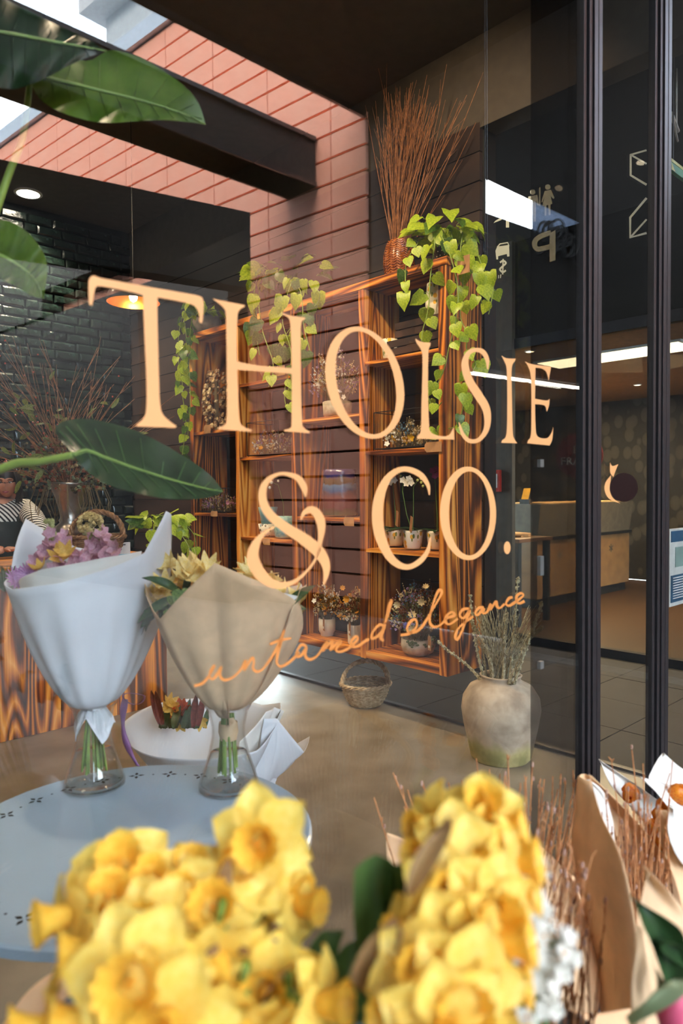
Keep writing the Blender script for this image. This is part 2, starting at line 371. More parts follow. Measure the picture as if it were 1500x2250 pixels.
# dark end wall of the walk
bw = struct('wall_end', MB().box((6.16, ys+.02, 0), (6.4, DG-1.2, 3.9)), mat('charcoal_render', '#2a2622', .7))
struct('upper_band', MB().box((6.16, ys+.02, 3.9), (6.4, DG-1.2, 5.97)), mat('brown_render', '#352c25', .7), bw)
# far black block whose underside leaves a strip of the terracotta wall in view
q0 = mir(P(549, 467, Z=8.0)); q1 = mir(P(0, 350, Z=5.2)); q2 = q1 + (q1-q0)
dz0 = q0.z; zbot = P(417, 627, Z=8.2).z
def slab(a, b, z0, z1, th):
    d = V((b.x-a.x, b.y-a.y, 0)).normalized(); n = V((d.y, -d.x, 0))*th
    c = [V((a.x, a.y, 0)), V((b.x, b.y, 0)), V((b.x, b.y, 0))+n, V((a.x, a.y, 0))+n]
    return MB().add([(p.x, p.y, z0) for p in c] + [(p.x, p.y, z1) for p in c], [(0,3,2,1),(4,5,6,7),(0,1,5,4),(1,2,6,5),(2,3,7,6),(3,0,4,7)])
q1 = mir(P(0, 350, z=q0.z)); q2 = q1 + (q1-q0)*.5
blk = struct('wall_far', slab(q0, q2, 3.80, q0.z, -.25), MBLK)
Av = mir(A0); dv = V((d_.x, d_.y, 0))
def fs(px):
    """distance along the terracotta wall that is mirrored at picture column px"""
    r = ray(px, 1085); det = r.x*dv.y - r.y*dv.x
    t = (Av.x*dv.y - Av.y*dv.x)/det; p = CAM + r*t
    return (p - Av).dot(dv)
low = struct('wall_shopfront', MB().box((fs(548), -.35, 0), (14.4, .05, 4.68)), MBLK); low.matrix_world = FR
band = struct('awning_band', MB().box((fs(296), -.4, 5.14), (14.4, .05, 6.4)), MBLK, low)
struct('awning_return', MB().box((fs(146), -.4, 4.68), (14.4, .05, 5.14)), MBLK, low)
# end wall with an added hole, shaped to give the mirrored sky patch
XE = 6.16
def endp(px, py): p = mir(P(px, py, X=XE)); return (p.y, p.z)
hole = [endp(1063, 392), endp(1063, 467), endp(1285, 545), endp(1285, 497)]
outer = [(ys+.02, 0), (-.2, 0), (-.2, 5.97), (ys+.02, 5.97)]
bpy.data.objects.remove(bpy.data.objects['upper_band']); bpy.data.objects.remove(bw)
ve = [V((a, b, 0)) for a, b in outer]; vh = [V((a, b, 0)) for a, b in hole]
tr = tessellate_polygon([ve, vh]); m = MB().add([(XE, a, b) for a, b in outer+hole], [tuple(t) for t in tr])
bw = struct('wall_end', m, mat('charcoal_render', '#1b1815', .85), solid=.03)
pa, pb_ = mir(P(1168, 500, X=8.2)), mir(P(1330, 500, X=8.2))
struct('wall_beyond', MB().box((8.2, pb_.y-2, 0), (8.4, pa.y, 9)) if pb_.y < pa.y else MB().box((8.2, pa.y, 0), (8.4, pb_.y+2, 9)), mat('blue_grey_cladding', '#7f93b0', .6))
ringm = mat('ring_screen_metal', '#17181a', .5)
for k in range(14):
    px, py, r = U_(1180, 1275), U_(500, 560), U_(8, 19); c = mir(P(px, py, X=XE-.06)); rr = r/1567*6.6
    obj('ring', MB().tube([c+V((0, math.cos(a)*rr, math.sin(a)*rr*1.25)) for a in [i*math.pi/8 for i in range(16)]], .014, 4, closed=True), ringm, bw)
# tubular lamp under the canopy, mirrored in the glass
la, lb = mir(P(1036, 820, z=2.25)), mir(P(1300, 857, z=2.25))
t = thing('tube_light', 'long thin white tube light mirrored in the window across the last letters', 'light', la)
lb = lb-la
obj('tube', MB().tube([(0, 0, 0), lb], .011, 8), emitmat('tube_glow', (1, .93, .8), 22), t)
obj('housing', MB().tube([V((0, 0, .028)), lb+V((0, 0, .035))], .014, 6), BLKM, t)
obj('suspension_rod', MB().tube([lb*.1+V((0, 0, .05)), lb*.1+V((0, 0, 3.715))], .006, 5), BLKM, t)
obj('suspension_rod', MB().tube([lb*.9+V((0, 0, .05)), lb*.9+V((0, 0, 3.715))], .006, 5), BLKM, t)

# ---------------------------------------------------------------- the passage and the cafe beyond the side glass
struct('ceiling_passage', MB().box((XW+.17, DG+.1, 3.95), (12.2, 9.6, 4.1)), SOFF)
XC = 6.15
cf = struct('window_5', MB().box((XC-.02, -2, 2.90), (XC+.06, 9, 3.0)), BLKM)
struct('transom_panel', MB().box((XC, -2, 3.0), (XC+.04, 9, 3.95)), mat('dark_glass_panel', '#101213', .15, bump=0), cf)
struct('bottom_rail', MB().box((XC-.02, -2, -.02), (XC+.06, 9, .07)), BLKM, cf); struct('wall_sky_block', MB().box((XW+.17, 9.4, -.03), (XC, 9.6, 3.95)), SOFF)  # end wall added to keep sky light off the passage floor
struct('sill_strip', MB().box((XC-.5, -2, -.026), (XC-.30, 3.6, -.006)), mat('steel_strip', '#7c7f80', .4, metal=.4), cf)
struct('pane', MB().box((XC+.01, -2, .07), (XC+.018, 9, 2.9)), SIDEG, cf)
struct('wall_cafe', MB().box((XC+.06, 7.6, 0), (12.2, 7.8, 3.1)), mat('cafe_dark_wall', '#1d1916', .6))
CW = 11.8
mp_ = mat('stone_ring_wallpaper', '#3d3a33', .7)
t_ = mp_.node_tree; b_ = [n for n in t_.nodes if n.type == 'BSDF_PRINCIPLED'][0]
vo = t_.nodes.new('ShaderNodeTexVoronoi'); vo.inputs['Scale'].default_value = 4.2; vo.inputs['Randomness'].default_value = .8; tc_ = t_.nodes.new('ShaderNodeTexCoord')
mpp = t_.nodes.new('ShaderNodeMapping'); mpp.inputs['Scale'].default_value = (1, 1.25, .85)
cr_ = t_.nodes.new('ShaderNodeValToRGB'); t_.links.new(tc_.outputs['Object'], mpp.inputs[0]); t_.links.new(mpp.outputs[0], vo.inputs['Vector'])
t_.links.new(vo.outputs['Distance'], cr_.inputs[0]); e = cr_.color_ramp.elements
e[0].position = .0; e[0].color = (*lin('#3f3c36'), 1); e[1].position = .62; e[1].color = (*lin('#1a1815'), 1); k = e.new(.40); k.color = (*lin('#38352f'), 1); k = e.new(.46); k.color = (*lin('#14120f'), 1)
t_.links.new(cr_.outputs[0], b_.inputs['Base Color'])
struct('wall_cafe_back', MB().box((CW, -2, 0), (CW+.1, 7.6, 3.1)), mp_)
struct('ceiling_cafe', MB().box((XC+.08, -2, 3.02), (CW, 7.6, 3.12)), mat('cafe_ceiling', '#8a6a45', .7))
struct('floor_cafe', MB().box((XC+.06, -2, -.03), (CW, 7.6, -.004)), mat('cafe_floor', '#4a3523', .4))
CO = mat('counter_veneer', '#a0784a', .45, c2='#8a6440', scale=6, stretch=(1, .2, 1))
# counter: front corner near (1180, 1320)
c0 = P(1180, 1318, z=.12); 
ct = thing('cafe_counter', 'tan cafe counter on a dark plinth beyond the passage glass', 'counter', (c0.x, c0.y, 0))
obj('body', MB().box((0, 0, .12), (2.6, .9, .86)), CO, ct, bevel=.004); obj('plinth', MB().box((.04, .04, -.002), (2.55, .85, .12)), BLK, ct)
obj('worktop', MB().box((-.03, -.03, .86), (2.62, .93, .90)), BLK, ct)
obj('upstand', MB().add([(.0, .0, .90), (2.6, .0, .90), (2.6, .35, .90), (.0, .35, .90), (-.02, -.06, 1.33), (2.6, -.06, 1.33), (2.6, .62, 1.33), (-.02, .62, 1.33)], [(0,3,2,1),(4,5,6,7),(0,1,5,4),(1,2,6,5),(2,3,7,6),(3,0,4,7)]), mat('upstand_grey', '#6d6250', .5), ct)
obj('top_sheet', MB().box((.05, -.04, 1.331), (2.4, .5, 1.345)), mat('paper_cream', '#d8b27a', .6), ct)
for y_ in (-.55, -1.3, -2.0): 
    m = MB(); 
    for a in (0, 60, 120): m.cbox((-y_, -.004, .66), (.012, .006, .12), M.Rotation(math.radians(a), 4, 'Y'))
    obj('star_mark', m, mat('grey_mark', '#5f5a52', .6) if y_ == -.55 else bpy.data.materials['grey_mark'], ct)
# side table with folded papers
p = P(1095, 1185, Z=8.4)
tb = thing('side_table', 'low dark side table beside the cafe counter', 'table', (p.x, p.y, 0))
tz = P(1095, 1178, Z=8.4).z
obj('table_top', MB().box((-.35, -.5, tz-.04), (.35, .5, tz)), mat('brown_top', '#6b4526', .5), tb)
for sx in (-.3, .3):
    for sy in (-.45, .45): obj('leg', MB().box((sx-.03, sy-.03, -.01), (sx+.03, sy+.03, tz-.04)), BLK, tb)
PAPM = mat('kraft_menu', '#b98a55', .7)
for k, (dx, dy, n, lab) in enumerate(((-.1, .25, 4, 'taller'), (.05, -.2, 2, 'lower'))):
    m = MB()
    for i in range(n): m.cbox((U_(-.02, .02), U_(-.02, .02), .012+i*.024), (.24, .3, .02), M.Rotation(U_(-.3, .3), 4, 'Z'))
    o = obj('folded_papers', m, PAPM, None, loc=(p.x+dx, p.y+dy, tz), label=f'{lab} stack of tan folded papers on the low table by the cafe counter', cat_='papers', kind='stuff')
# warm ceiling lights in the cafe
def dlight(name, lab, p, r=.05, e=12, grp=None, c=(1, .72, .42)):
    t = thing(name, lab, 'light', p, 0, grp)
    obj('trim_ring', MB().lathe([(r*1.25, 0), (r*1.25, -.008), (r, -.012), (r, 0)], 20, cap=False), bpy.data.materials['white_frame'], t)
    obj('lens', MB().lathe([(r, -.006), (r*.2, -.007)], 20), emitmat('warm_lens', c, e) if 'warm_lens' not in bpy.data.materials or e > 20 else bpy.data.materials['warm_lens'], t)
    return t
for px, py, nm in ((1164, 771, 'alone near the front of the cafe ceiling'), (1072, 845, 'left of the close pair deep in the cafe'), (1088, 843, 'right of the close pair deep in the cafe'), (1236, 793, 'left of the pair above the bright panel'), (1256, 790, 'right of the pair above the bright panel'), (1327, 665, 'alone, seen through the narrow side window'), (1400, 845, 'far right of the cafe ceiling, behind the black post')):
    zz = 3.02 if py != 665 else 3.95
    p = P(px, py, z=zz-.001)
    dlight('downlight', f'small warm ceiling spotlight {nm}', p, .045)
p0, p1 = P(1205, 803, z=3.0), P(1300, 800, z=3.0)
t = thing('light_panel', 'bright cream recessed light panel in the cafe ceiling', 'light', p0)
obj('diffuser', MB().box((-.25, -1.6, -.01), (.25, 0, .005)), emitmat('panel_glow', (1, .80, .52), 9), t); obj('frame', MB().box((-.29, -1.64, -.004), (.29, .04, .018)), bpy.data.materials['white_frame'], t)
lamp('cafe_lamp', 'AREA', (8.2, 3.6, 2.95), 260, (1, .66, .36), 1.2); lamp('cafe_lamp', 'AREA', (9.6, 5.8, 2.95), 240, (1, .66, .36), 1.2)
# red call point and red round sign
RED = mat('signal_red', '#b8281e', .35)
p = P(1078, 1057, X=XC-.06)
t = thing('fire_call_point', 'small red fire call point with a white slip on the pillar right of the shelf', 'alarm', p)
W_ = mat('white_enamel', '#d9d6cf', .4)
obj('case', MB().box((-.05, -.13, -.11), (0, .13, .11)), RED, t, bevel=.006); obj('window_frame', MB().box((-.056, -.03, .01), (-.05, .06, .07)), BLK, t); obj('glass_pane', MB().box((-.059, -.02, .02), (-.055, .05, .06)), W_, t)
obj('label_slip', MB().box((-.055, -.11, -.07), (-.05, -.085, .07)), W_, t); obj('caption_strip', MB().box((-.055, -.06, -.085), (-.05, .09, -.06)), W_, t)
struct('passage_pillar', MB().box((XC-.055, 3.95, -.03), (XC+.0, 4.45, 3.95)), mat('pillar_render', '#3f392f', .8), cf)
def text(name, s, size, mt, parent, mat4, extr=.001, font_spacing=1.0, align='CENTER'):
    cu = bpy.data.curves.new(name, 'FONT'); cu.body = s; cu.size = size; cu.extrude = extr; cu.align_x = align; cu.align_y = 'CENTER'; cu.space_character = font_spacing; cu.resolution_u = 3
    tmp = bpy.data.objects.new('tmp', cu); col.objects.link(tmp); dg = bpy.context.evaluated_depsgraph_get()
    me = bpy.data.meshes.new_from_object(tmp.evaluated_get(dg)); bpy.data.objects.remove(tmp); bpy.data.curves.remove(cu)
    me.materials.clear(); me.materials.append(mt); return link(name, me, parent, mat4=mat4)
def face(p, nrm, up=V((0, 0, 1))):
    """matrix that stands a flat thing at p facing nrm"""
    z_ = V(nrm).normalized(); x_ = up.cross(z_).normalized(); y_ = z_.cross(x_)
    return M(((x_.x, y_.x, z_.x, p[0]), (x_.y, y_.y, z_.y, p[1]), (x_.z, y_.z, z_.z, p[2]), (0, 0, 0, 1)))
p = P(1272, 1001, X=7.6)
t = thing('round_sign', 'dark red round sign with pale capital letters hanging in the cafe', 'sign', p)
obj('disc', MB().lathe([(.26, -.008), (.26, .008)], 40).xf(face((0, 0, 0), (-1, -.35, 0))), mat('wine_red', '#7c2a26', .5), t)
text('lettering', 'BE\nFRANK', .13, W_, t, face(V((-.012, -.004, .0)), (-1, -.35, 0)))
obj('hanging_wire', MB().tube([(0, 0, .25), (0, 0, 3.0-p.z)], .003, 4), BLK, t)
# a yellow card on the counter
p = V((c0.x+.06, c0.y+.2, 1.331))
t = thing('card_holder', 'small yellow card in a slanted holder on the cafe counter', 'card', p)
obj('holder', MB().box((-.04, -.07, 0), (.04, .07, .06)), BLK, t); obj('card', MB().add([(-.03, -.05, .06), (-.03, .05, .06), (.03, .05, .2), (.03, -.05, .2)], [(0,1,2,3)]), mat('yellow_card', '#e0a020', .5), t, solid=.004)
# ---------------------------------------------------------------- vinyl wayfinding marks on the side glass, readable from the passage
VW = mat('pale_vinyl', '#f2f3ee', .6, bump=0, var=.03)
def on_side(a, b): return P(a, b, X=XW+.006)
sgn = thing('wayfinding_vinyl', 'pale grey parking, restroom and pay pictograms stuck on the side glass', 'sign', on_side(1222, 575))
o0 = sgn.location.copy(); sf = lambda a, b: on_side(a, b)-o0
def circ(cx, cy, rx, ry, n=14): return [(cx+rx*math.cos(2*math.pi*i/n), cy+ry*math.sin(2*math.pi*i/n)) for i in range(n)]
pf_ = MB().poly([(1207, 513), (1220, 505), (1220, 572), (1207, 576)], sf)
pf_.ribbon(cat([(1210, 511, 11), (1190, 518, 11), (1177, 527, 11), (1174, 538, 11), (1180, 547, 11), (1192, 546, 11), (1210, 541, 11)], 6), sf); obj('parking_letter', pf_, VW, sgn)
mn = MB().poly(circ(1170, 422, 6, 6), sf).poly([(1160, 432), (1180, 428), (1184, 450), (1180, 452), (1177, 440), (1177, 486), (1171, 488), (1170, 460), (1167, 461), (1166, 488), (1160, 482), (1161, 445), (1159, 455)], sf); obj('man_pictogram', mn, VW, sgn)
wn = MB().poly(circ(1203, 411, 6, 6), sf).poly([(1196, 420), (1210, 417), (1218, 435), (1215, 437), (1209, 430), (1213, 448), (1209, 449), (1209, 472), (1205, 473), (1204, 450), (1200, 451), (1200, 474), (1196, 474), (1196, 452), (1191, 453), (1196, 432), (1191, 445), (1189, 443)], sf); obj('woman_pictogram', wn, VW, sgn)
obj('divider_bar', MB().poly([(1184, 413), (1187, 411), (1187, 452), (1184, 453)], sf), VW, sgn)
bb = MB().poly(circ(1102, 446, 5, 5), sf).poly([(1100, 452), (1110, 450), (1118, 460), (1118, 500), (1111, 500), (1111, 478), (1107, 463), (1096, 474), (1093, 472)], sf).poly([(1088, 485), (1100, 478), (1102, 483), (1084, 490)], sf); obj('changing_table_pictogram', bb, VW, sgn)
cr = MB().poly([(1088, 551), (1092, 542), (1118, 538), (1119, 563), (1114, 564), (1113, 558), (1094, 563), (1094, 570), (1090, 570)], sf).ribbon([(1092, 543, 2.5), (1098, 536, 2.5), (1115, 533, 2.5), (1118, 541, 2.5)], sf); obj('car_pictogram', cr, VW, sgn)
dl = MB().ribbon(cat([(1098, 577, 4), (1105, 573, 4), (1111, 578, 4), (1103, 586, 4), (1098, 592, 4), (1104, 598, 4), (1111, 594, 4)], 5), sf).ribbon([(1105, 569, 3), (1104, 603, 3)], sf); obj('dollar_sign', dl, VW, sgn)
obj('small_marks', MB().poly([(1094, 605), (1096, 604), (1096, 611), (1094, 612)], sf).poly([(1099, 603), (1101, 603), (1100, 611), (1098, 611)], sf).poly([(1088, 610), (1091, 609), (1089, 615), (1087, 615)], sf), VW, sgn, kind='stuff')
ar = thing('arrow_vinyl', 'pale outlined folded arrow on the side glass, seen past the black post', 'sign', on_side(1385, 430)); o1 = ar.location.copy(); sf1 = lambda a, b: on_side(a, b)-o1
obj('upper_outline', MB().ribbon([(1420, 330, 4), (1385, 340, 5), (1385, 385, 5), (1420, 406, 5)], sf1).ribbon([(1385, 340, 4), (1420, 360, 4)], sf1), VW, ar)
obj('lower_outline', MB().ribbon([(1420, 435, 5), (1384, 478, 5), (1384, 522, 5), (1420, 512, 5)], sf1).ribbon([(1384, 522, 4), (1420, 482, 4)], sf1), VW, ar)
# notice plan beyond the second post
p = P(1470, 1165, X=2.78+.0); 
nb0, nb1 = P(1471, 1163, Y=DG+.006), P(1548, 1312, Y=DG+.006)
t = thing('notice_board', 'evacuation notice with blue header, on the glass right of the second black post', 'sign', nb0)
wd, hh = nb1.x-nb0.x, nb0.z-nb1.z
obj('plate', MB().box((0, 0, -hh), (wd, .01, 0)), mat('notice_white', '#c9ccc6', .5), t); obj('header', MB().box((.01, -.002, -hh*.17), (wd-.01, 0, -.008)), mat('notice_blue', '#24506e', .5), t)
obj('lower_panel', MB().box((.01, -.002, -hh*.95), (wd-.01, 0, -hh*.60)), bpy.data.materials['notice_blue'], t)
obj('plan_drawing', MB().box((.05, -.002, -hh*.5), (wd-.03, 0, -hh*.24)), mat('plan_green', '#7f9a92', .6), t)
text('heading', 'FIRE', hh*.11, W_, t, face(V((wd*.42, -.004, -hh*.095)), (0, -1, 0)))
m = MB()
for i in range(9): m.box((.025, -.004, -hh*(.64+i*.033)), (wd*U_(.6, .9), -.002, -hh*(.63+i*.033)))
obj('text_lines', m, W_, t, kind='stuff')
g0, g1 = P(1474, 372, Y=DG+.5), P(1560, 415, Y=DG+.5)
t = thing('green_sign', 'green and cream ceiling sign at the right edge, high up', 'sign', g0)
obj('plate', MB().box((0, 0, g1.z-g0.z), (g1.x-g0.x, .02, 0)), mat('sign_green', '#1f7a45', .5), t); obj('lower_strip', MB().box((0, -.002, g1.z-g0.z), (g1.x-g0.x, 0, (g1.z-g0.z)*.72)), mat('sign_cream', '#d8cf7a', .5), t)
obj('corner_flash', MB().poly([(0, -.0), (.05, 0), (0, (g1.z-g0.z)*.6)], lambda a, b: (a, -.003, b)), bpy.data.materials['sign_cream'], t)
obj('hanger', MB().tube([(.05, .01, 0), (.05, .01, ZC-g0.z)], .004, 5), BLKM, t)
h0 = P(1474, 250, Y=DG+.6)
t = thing('tube_fitting', 'white tubular ceiling fitting at the upper right edge', 'light', h0)
obj('tube', MB().tube([(0, 0, 0), (.35, .1, .06)], .012, 8), W_, t); obj('bracket', MB().tube([(.03, 0, -.03), (.35, .1, .0)], .006, 6), W_, t); obj('stem', MB().tube([(.2, .05, .03), (.2, .05, ZC-h0.z)], .006, 6), W_, t)

# ---------------------------------------------------------------- shop ceiling lights
pd = P(62, 424, z=ZC-.002)
t = dlight('recessed_downlight', 'bright round downlight in the shop ceiling above the brick wall', pd, .10, 45, c=(1, .86, .66))
lamp('downlight_beam', 'SPOT', (pd.x, pd.y, ZC-.03), 520, (1, .80, .56), .08, (0, 0, 0), math.radians(110))
TRK = thing('spotlight_track', 'black ceiling track with spotlights aimed at the shelf, one added for the floor urn', 'light', (1.7, 2.0, ZC))
obj('rail', MB().box((-.02, -.3, -.03), (.02, 4.6, 0)), BLK, TRK)
for (x, y, e_, tx, ty, tz_) in ((1.7, 1.95, 260, 3.55, 2.75, 3.1), (1.7, 3.2, 200, 3.5, 3.2, 1.7), (1.7, 4.4, 200, 3.5, 4.3, 1.7), (1.7, 5.6, 170, 3.5, 5.3, 1.8), (1.7, 2.5, 150, 2.8, 2.5, .2)):  # last entry: added spot, brightens the floor urn and basket in place of daylight
    d = (V((tx, ty, tz_))-V((x, y, ZC-.16))).normalized(); e_ *= .85; o = V((0, y-2.0, -.14))
    obj('spot_head', MB().tube([o-d*.07, o+d*.07], .035, 14), BLK, TRK); obj('spot_lens', MB().tube([o+d*.068, o+d*.072], .030, 14), emitmat('spot_lens_glow', (1, .8, .55), 20) if 'spot_lens_glow' not in bpy.data.materials else bpy.data.materials['spot_lens_glow'], TRK)
    lamp('track_spot', 'SPOT', V((x, y, ZC-.14))+d*.08, e_, (1, .73, .44), .04, d.to_track_quat('-Z', 'Y').to_euler(), math.radians(75), .8)
for (x, y, e_) in ((-.6, 4.5, 120), (1.2, 6.2, 70), (.6, 2.4, 120)):
    lamp('shop_downlight', 'SPOT', (x, y, ZC-.03), e_, (1, .76, .50), .06, (0, 0, 0), math.radians(130))
# ================================================================ lettering on the window
COP = mat('peach_copper_vinyl', '#dda168', .5, var=.03, bump=0)
gl = lambda a, b: P(a, b, Y=DG-.0065)
wl = thing('window_lettering', 'large peach serif shop name on the window, two lines', 'lettering', gl(500, 950))
ol = wl.location.copy(); lf_ = lambda a, b: gl(a, b)-ol
def smooth_poly(pts): 
    """outline: points given as (x, y) keep curves, (x, y, 1) are sharp corners"""
    n = len(pts); o = []
    for i in range(n):
        p0, p1, p2, p3 = pts[i-1], pts[i], pts[(i+1) % n], pts[(i+2) % n]
        o.append((p1[0], p1[1]))
        if len(p1) == 2 or len(p2) == 2:
            for j in (1, 2, 3):
                t = j/4; q = []
                for k in (0, 1):
                    a = p0[k] if len(p1) == 2 else p1[k]; d = p3[k] if len(p2) == 2 else p2[k]; b, c = p1[k], p2[k]
                    q.append(.5*((2*b) + (-a+c)*t + (2*a-5*b+4*c-d)*t*t + (-a+3*b-3*c+d)*t**3))
                o.append(tuple(q))
    return o
def T1(x, y): return (x*.34667+180, y*.34667+590)
def letter(name, polys=(), ribs=(), ell=None, parent=None, tf=None, mtl=None):
    m = MB(); tf = tf or lf_
    for q in polys: m.poly(smooth_poly(q), tf)
    for r in ribs: m.ribbon(cat(r, 8), tf)
    if ell:
        (cx, cy, rx, ry, s1), (dx, dy, qx, qy, s2) = ell; n = 56; v = []; f = []
        for i in range(n):
            a = 2*math.pi*i/n; v.append(tf(cx+rx*math.cos(a)-s1*math.sin(a), cy-ry*math.sin(a)+8*math.cos(a))); v.append(tf(dx+qx*math.cos(a)-s2*math.sin(a), dy-qy*math.sin(a)+8*math.cos(a)))
        for i in range(n): j = (i+1) % n; f.append((2*i, 2*i+1, 2*j+1, 2*j))
        m.add(v, f)
    return obj(name, m, mtl or COP, parent or wl)
def tp(l): return [(*T1(a[0], a[1]), *a[2:]) for a in l]
letter('letter_t', [tp([(42,140),(46,70),(75,45),(130,62),(400,112),(620,150),(735,172),(768,200),(768,300),(760,348,1),(742,335),(742,290),(715,240),(650,215),(480,183,1),(478,300),(488,700),(495,860),(520,935),(600,1000,1),(590,1010,1),(345,1000,1),(345,990,1),(390,950),(408,880),(408,700),(395,400),(385,168,1),(250,135),(115,112),(85,125),(72,190),(65,235,1),(46,228,1)])])
letter('letter_h', [tp([(828,188,1),(860,198),(1032,232,1),(1030,243,1),(1000,262),(985,310),(982,500),(990,820),(998,960),(1020,1000),(1075,1022,1),(1070,1035,1),(860,1018,1),(862,1008,1),(905,990),(918,930),(918,700),(912,320),(898,250),(835,198,1)]),
    tp([(1268,278,1),(1310,296),(1415,312,1),(1412,322,1),(1390,345),(1385,450),(1388,800),(1395,970),(1405,1010),(1445,1033,1),(1440,1044,1),(1278,1032,1),(1282,1022,1),(1318,1010),(1328,960),(1328,600),(1320,360),(1305,312),(1270,290,1)]),
    tp([(980,588,1),(1100,612),(1330,632,1),(1335,668,1),(1160,655),(985,642,1)])])
letter('letter_o', ell=((801, 841, 86, 123, 13), (803.5, 841, 65.5, 113, 13)))
letter('letter_l', [[(912,744,1),(925,751),(946,753,1),(945,760,1),(941,775),(940,850),(942,925),(945,948),(962,957),(985,957),(996,938,1),(998,966,1),(915,964,1),(917,957,1),(924,945),(926,880),(928,800),(926,772),(915,754,1)]])
letter('letter_s', ribs=[[(1071,812,2),(1070,790,9),(1060,773,11),(1044,769,9),(1029,776,10),(1021,800,16),(1030,835,18),(1049,866,19),(1066,894,18),(1071,920,15),(1067,946,12),(1052,966,9),(1032,969,9),(1017,955,8),(1008,928,2)]])
letter('letter_i', [[(1101,781,1),(1112,787),(1133,788,1),(1131,793,1),(1124,808),(1124,860),(1126,945),(1129,963),(1136,974,1),(1101,973,1),(1103,967,1),(1112,955),(1114,900),(1113,815),(1108,795)]])
letter('letter_e', [[(1153,794,1),(1168,800),(1210,806,1),(1208,820),(1205,836,1),(1200,818),(1190,810),(1176,808,1),(1175,876,1),(1200,880),(1207,876,1),(1206,890),(1201,905,1),(1196,891),(1175,888,1),(1176,930),(1180,958),(1200,963),(1210,953),(1215,938,1),(1213,965),(1207,979,1),(1158,974,1),(1160,967,1),(1166,955),(1167,900),(1166,830),(1160,806)]])
letter('ampersand', ribs=[[(671,1092,3),(668,1072,14),(657,1053,14),(640,1044,10),(615,1041,7),(592,1052,11),(578,1073,16),(578,1103,19),(594,1132,20),(627,1159,22),(669,1186,26),(702,1215,26),(717,1248,17),(711,1286,3)],
    [(604,1157,4),(578,1173,9),(560,1200,20),(556,1231,27),(574,1264,26),(603,1284,18),(640,1281,10),(673,1256,6),(698,1219,6),(703,1190,10),(706,1165,16),(704,1145,20),(694,1126,19),(681,1120,15),(667,1128,9),(661,1143,3)]])
letter('letter_c', ribs=[[(943,1088,2),(939,1064,9),(920,1041,13),(886,1030.5,11),(855,1047,15),(836,1083,21),(829,1124,24),(833,1170,24),(848,1210,20),(868,1236,16),(895,1246,12),(921,1234,12),(939,1211,9),(946,1179,2)]])
letter('letter_o', ell=((1028, 1128, 61.5, 102.5, -4), (1031, 1128, 45, 92, -4)))
letter('full_stop', [[(1114+7.5*math.cos(a*math.pi/8), 1203.5-14*math.sin(a*math.pi/8), 1) for a in range(16)]])
# handwritten line below
COP2 = mat('copper_script_vinyl', '#cf8440', .5, var=.04, bump=0)
sl = thing('script_lettering', 'handwritten copper line under the shop name, rising to the right', 'lettering', gl(800, 1420)); os_ = sl.location.copy(); sf_ = lambda a, b: gl(a, b)-os_
def T4(x, y): return (x*.52+400, y*.52+1280)
def script(name, strokes):
    m = MB()
    for s in strokes:
        n = len(s); pts = [(*T4(a[0], a[1]), 5.4+1.3*math.sin(i*2.1)) for i, a in enumerate(s)]; m.ribbon(cat(pts, 6), sf_)
    return obj(name, m, COP2, sl)
script('letters_unt', [[(50,437),(88,424),(120,385),(137,350),(122,372),(116,398),(130,408),(150,385),(166,355),(160,392),(178,412),(215,400),(250,365),(268,330),(262,372),(278,345),(297,318),(303,335),(300,362),(315,376),(342,364),(378,315),(410,258),(432,200),(418,250),(403,305),(401,342),(422,354),(460,330),(495,293)], [(370,262),(410,245),(462,235)]])
script('letters_am', [[(526,272),(506,262),(486,287),(484,312),(504,306),(526,274),(520,308),(538,325),(570,310),(600,266),(614,250),(594,290),(620,260),(636,250),(626,286),(650,260),(669,248),(650,284),(668,292),(700,280)]])
script('letters_ed', [[(700,280),(722,262),(742,238),(734,228),(716,246),(714,270),(738,270),(782,242),(790,238)], [(852,186),(834,178),(806,208),(800,236),(826,226),(850,192),(870,130),(884,76),(872,100),(856,180),(840,232),(852,246)]])
script('letters_ele', [[(922,222),(960,215),(990,186),(985,155),(962,168),(950,198),(970,212),(1010,190),(1060,110),(1096,45),(1083,34),(1060,90),(1045,158),(1060,186),(1090,180),(1120,150),(1150,140),(1141,124),(1118,140),(1112,165),(1130,176),(1165,152)]])
script('letters_gan', [[(1212,110),(1186,114),(1172,138),(1190,150),(1214,120),(1196,170),(1165,238),(1154,226),(1170,190),(1230,142)], [(1275,105),(1252,108),(1238,130),(1250,136),(1274,110),(1270,130),(1288,124),(1304,92),(1302,116),(1325,80),(1330,100),(1341,108),(1362,90)]])
script('letters_ce', [[(1396,62),(1380,67),(1368,88),(1380,98),(1405,84),(1440,56),(1431,45),(1414,56),(1412,78),(1425,88),(1446,78)]])
# round fruit logo on the narrow side window
p = gl(1345, 1060); lg = thing('window_logo', 'dark round fruit logo with copper crescent and leaf on the narrow window', 'logo', p); lo_ = lambda a, b: gl(a, b)-p
obj('dark_disc', MB().poly(circ(1370, 1071, 31, 32, 28), lo_), mat('dark_plum_vinyl', '#1a0b0c', .35, bump=0), lg)
obj('crescent', MB().poly(smooth_poly([(1342,1044,1),(1330,1060),(1328,1078),(1338,1096),(1362,1106,1),(1346,1094),(1339,1076),(1341,1056)]), lo_), COP, lg, label='copper crescent')
obj('leaf_mark', MB().poly(smooth_poly([(1340,1016,1),(1345,1024),(1358,1020,1),(1352,1034),(1347,1048,1),(1340,1038)]), lo_), COP, lg)
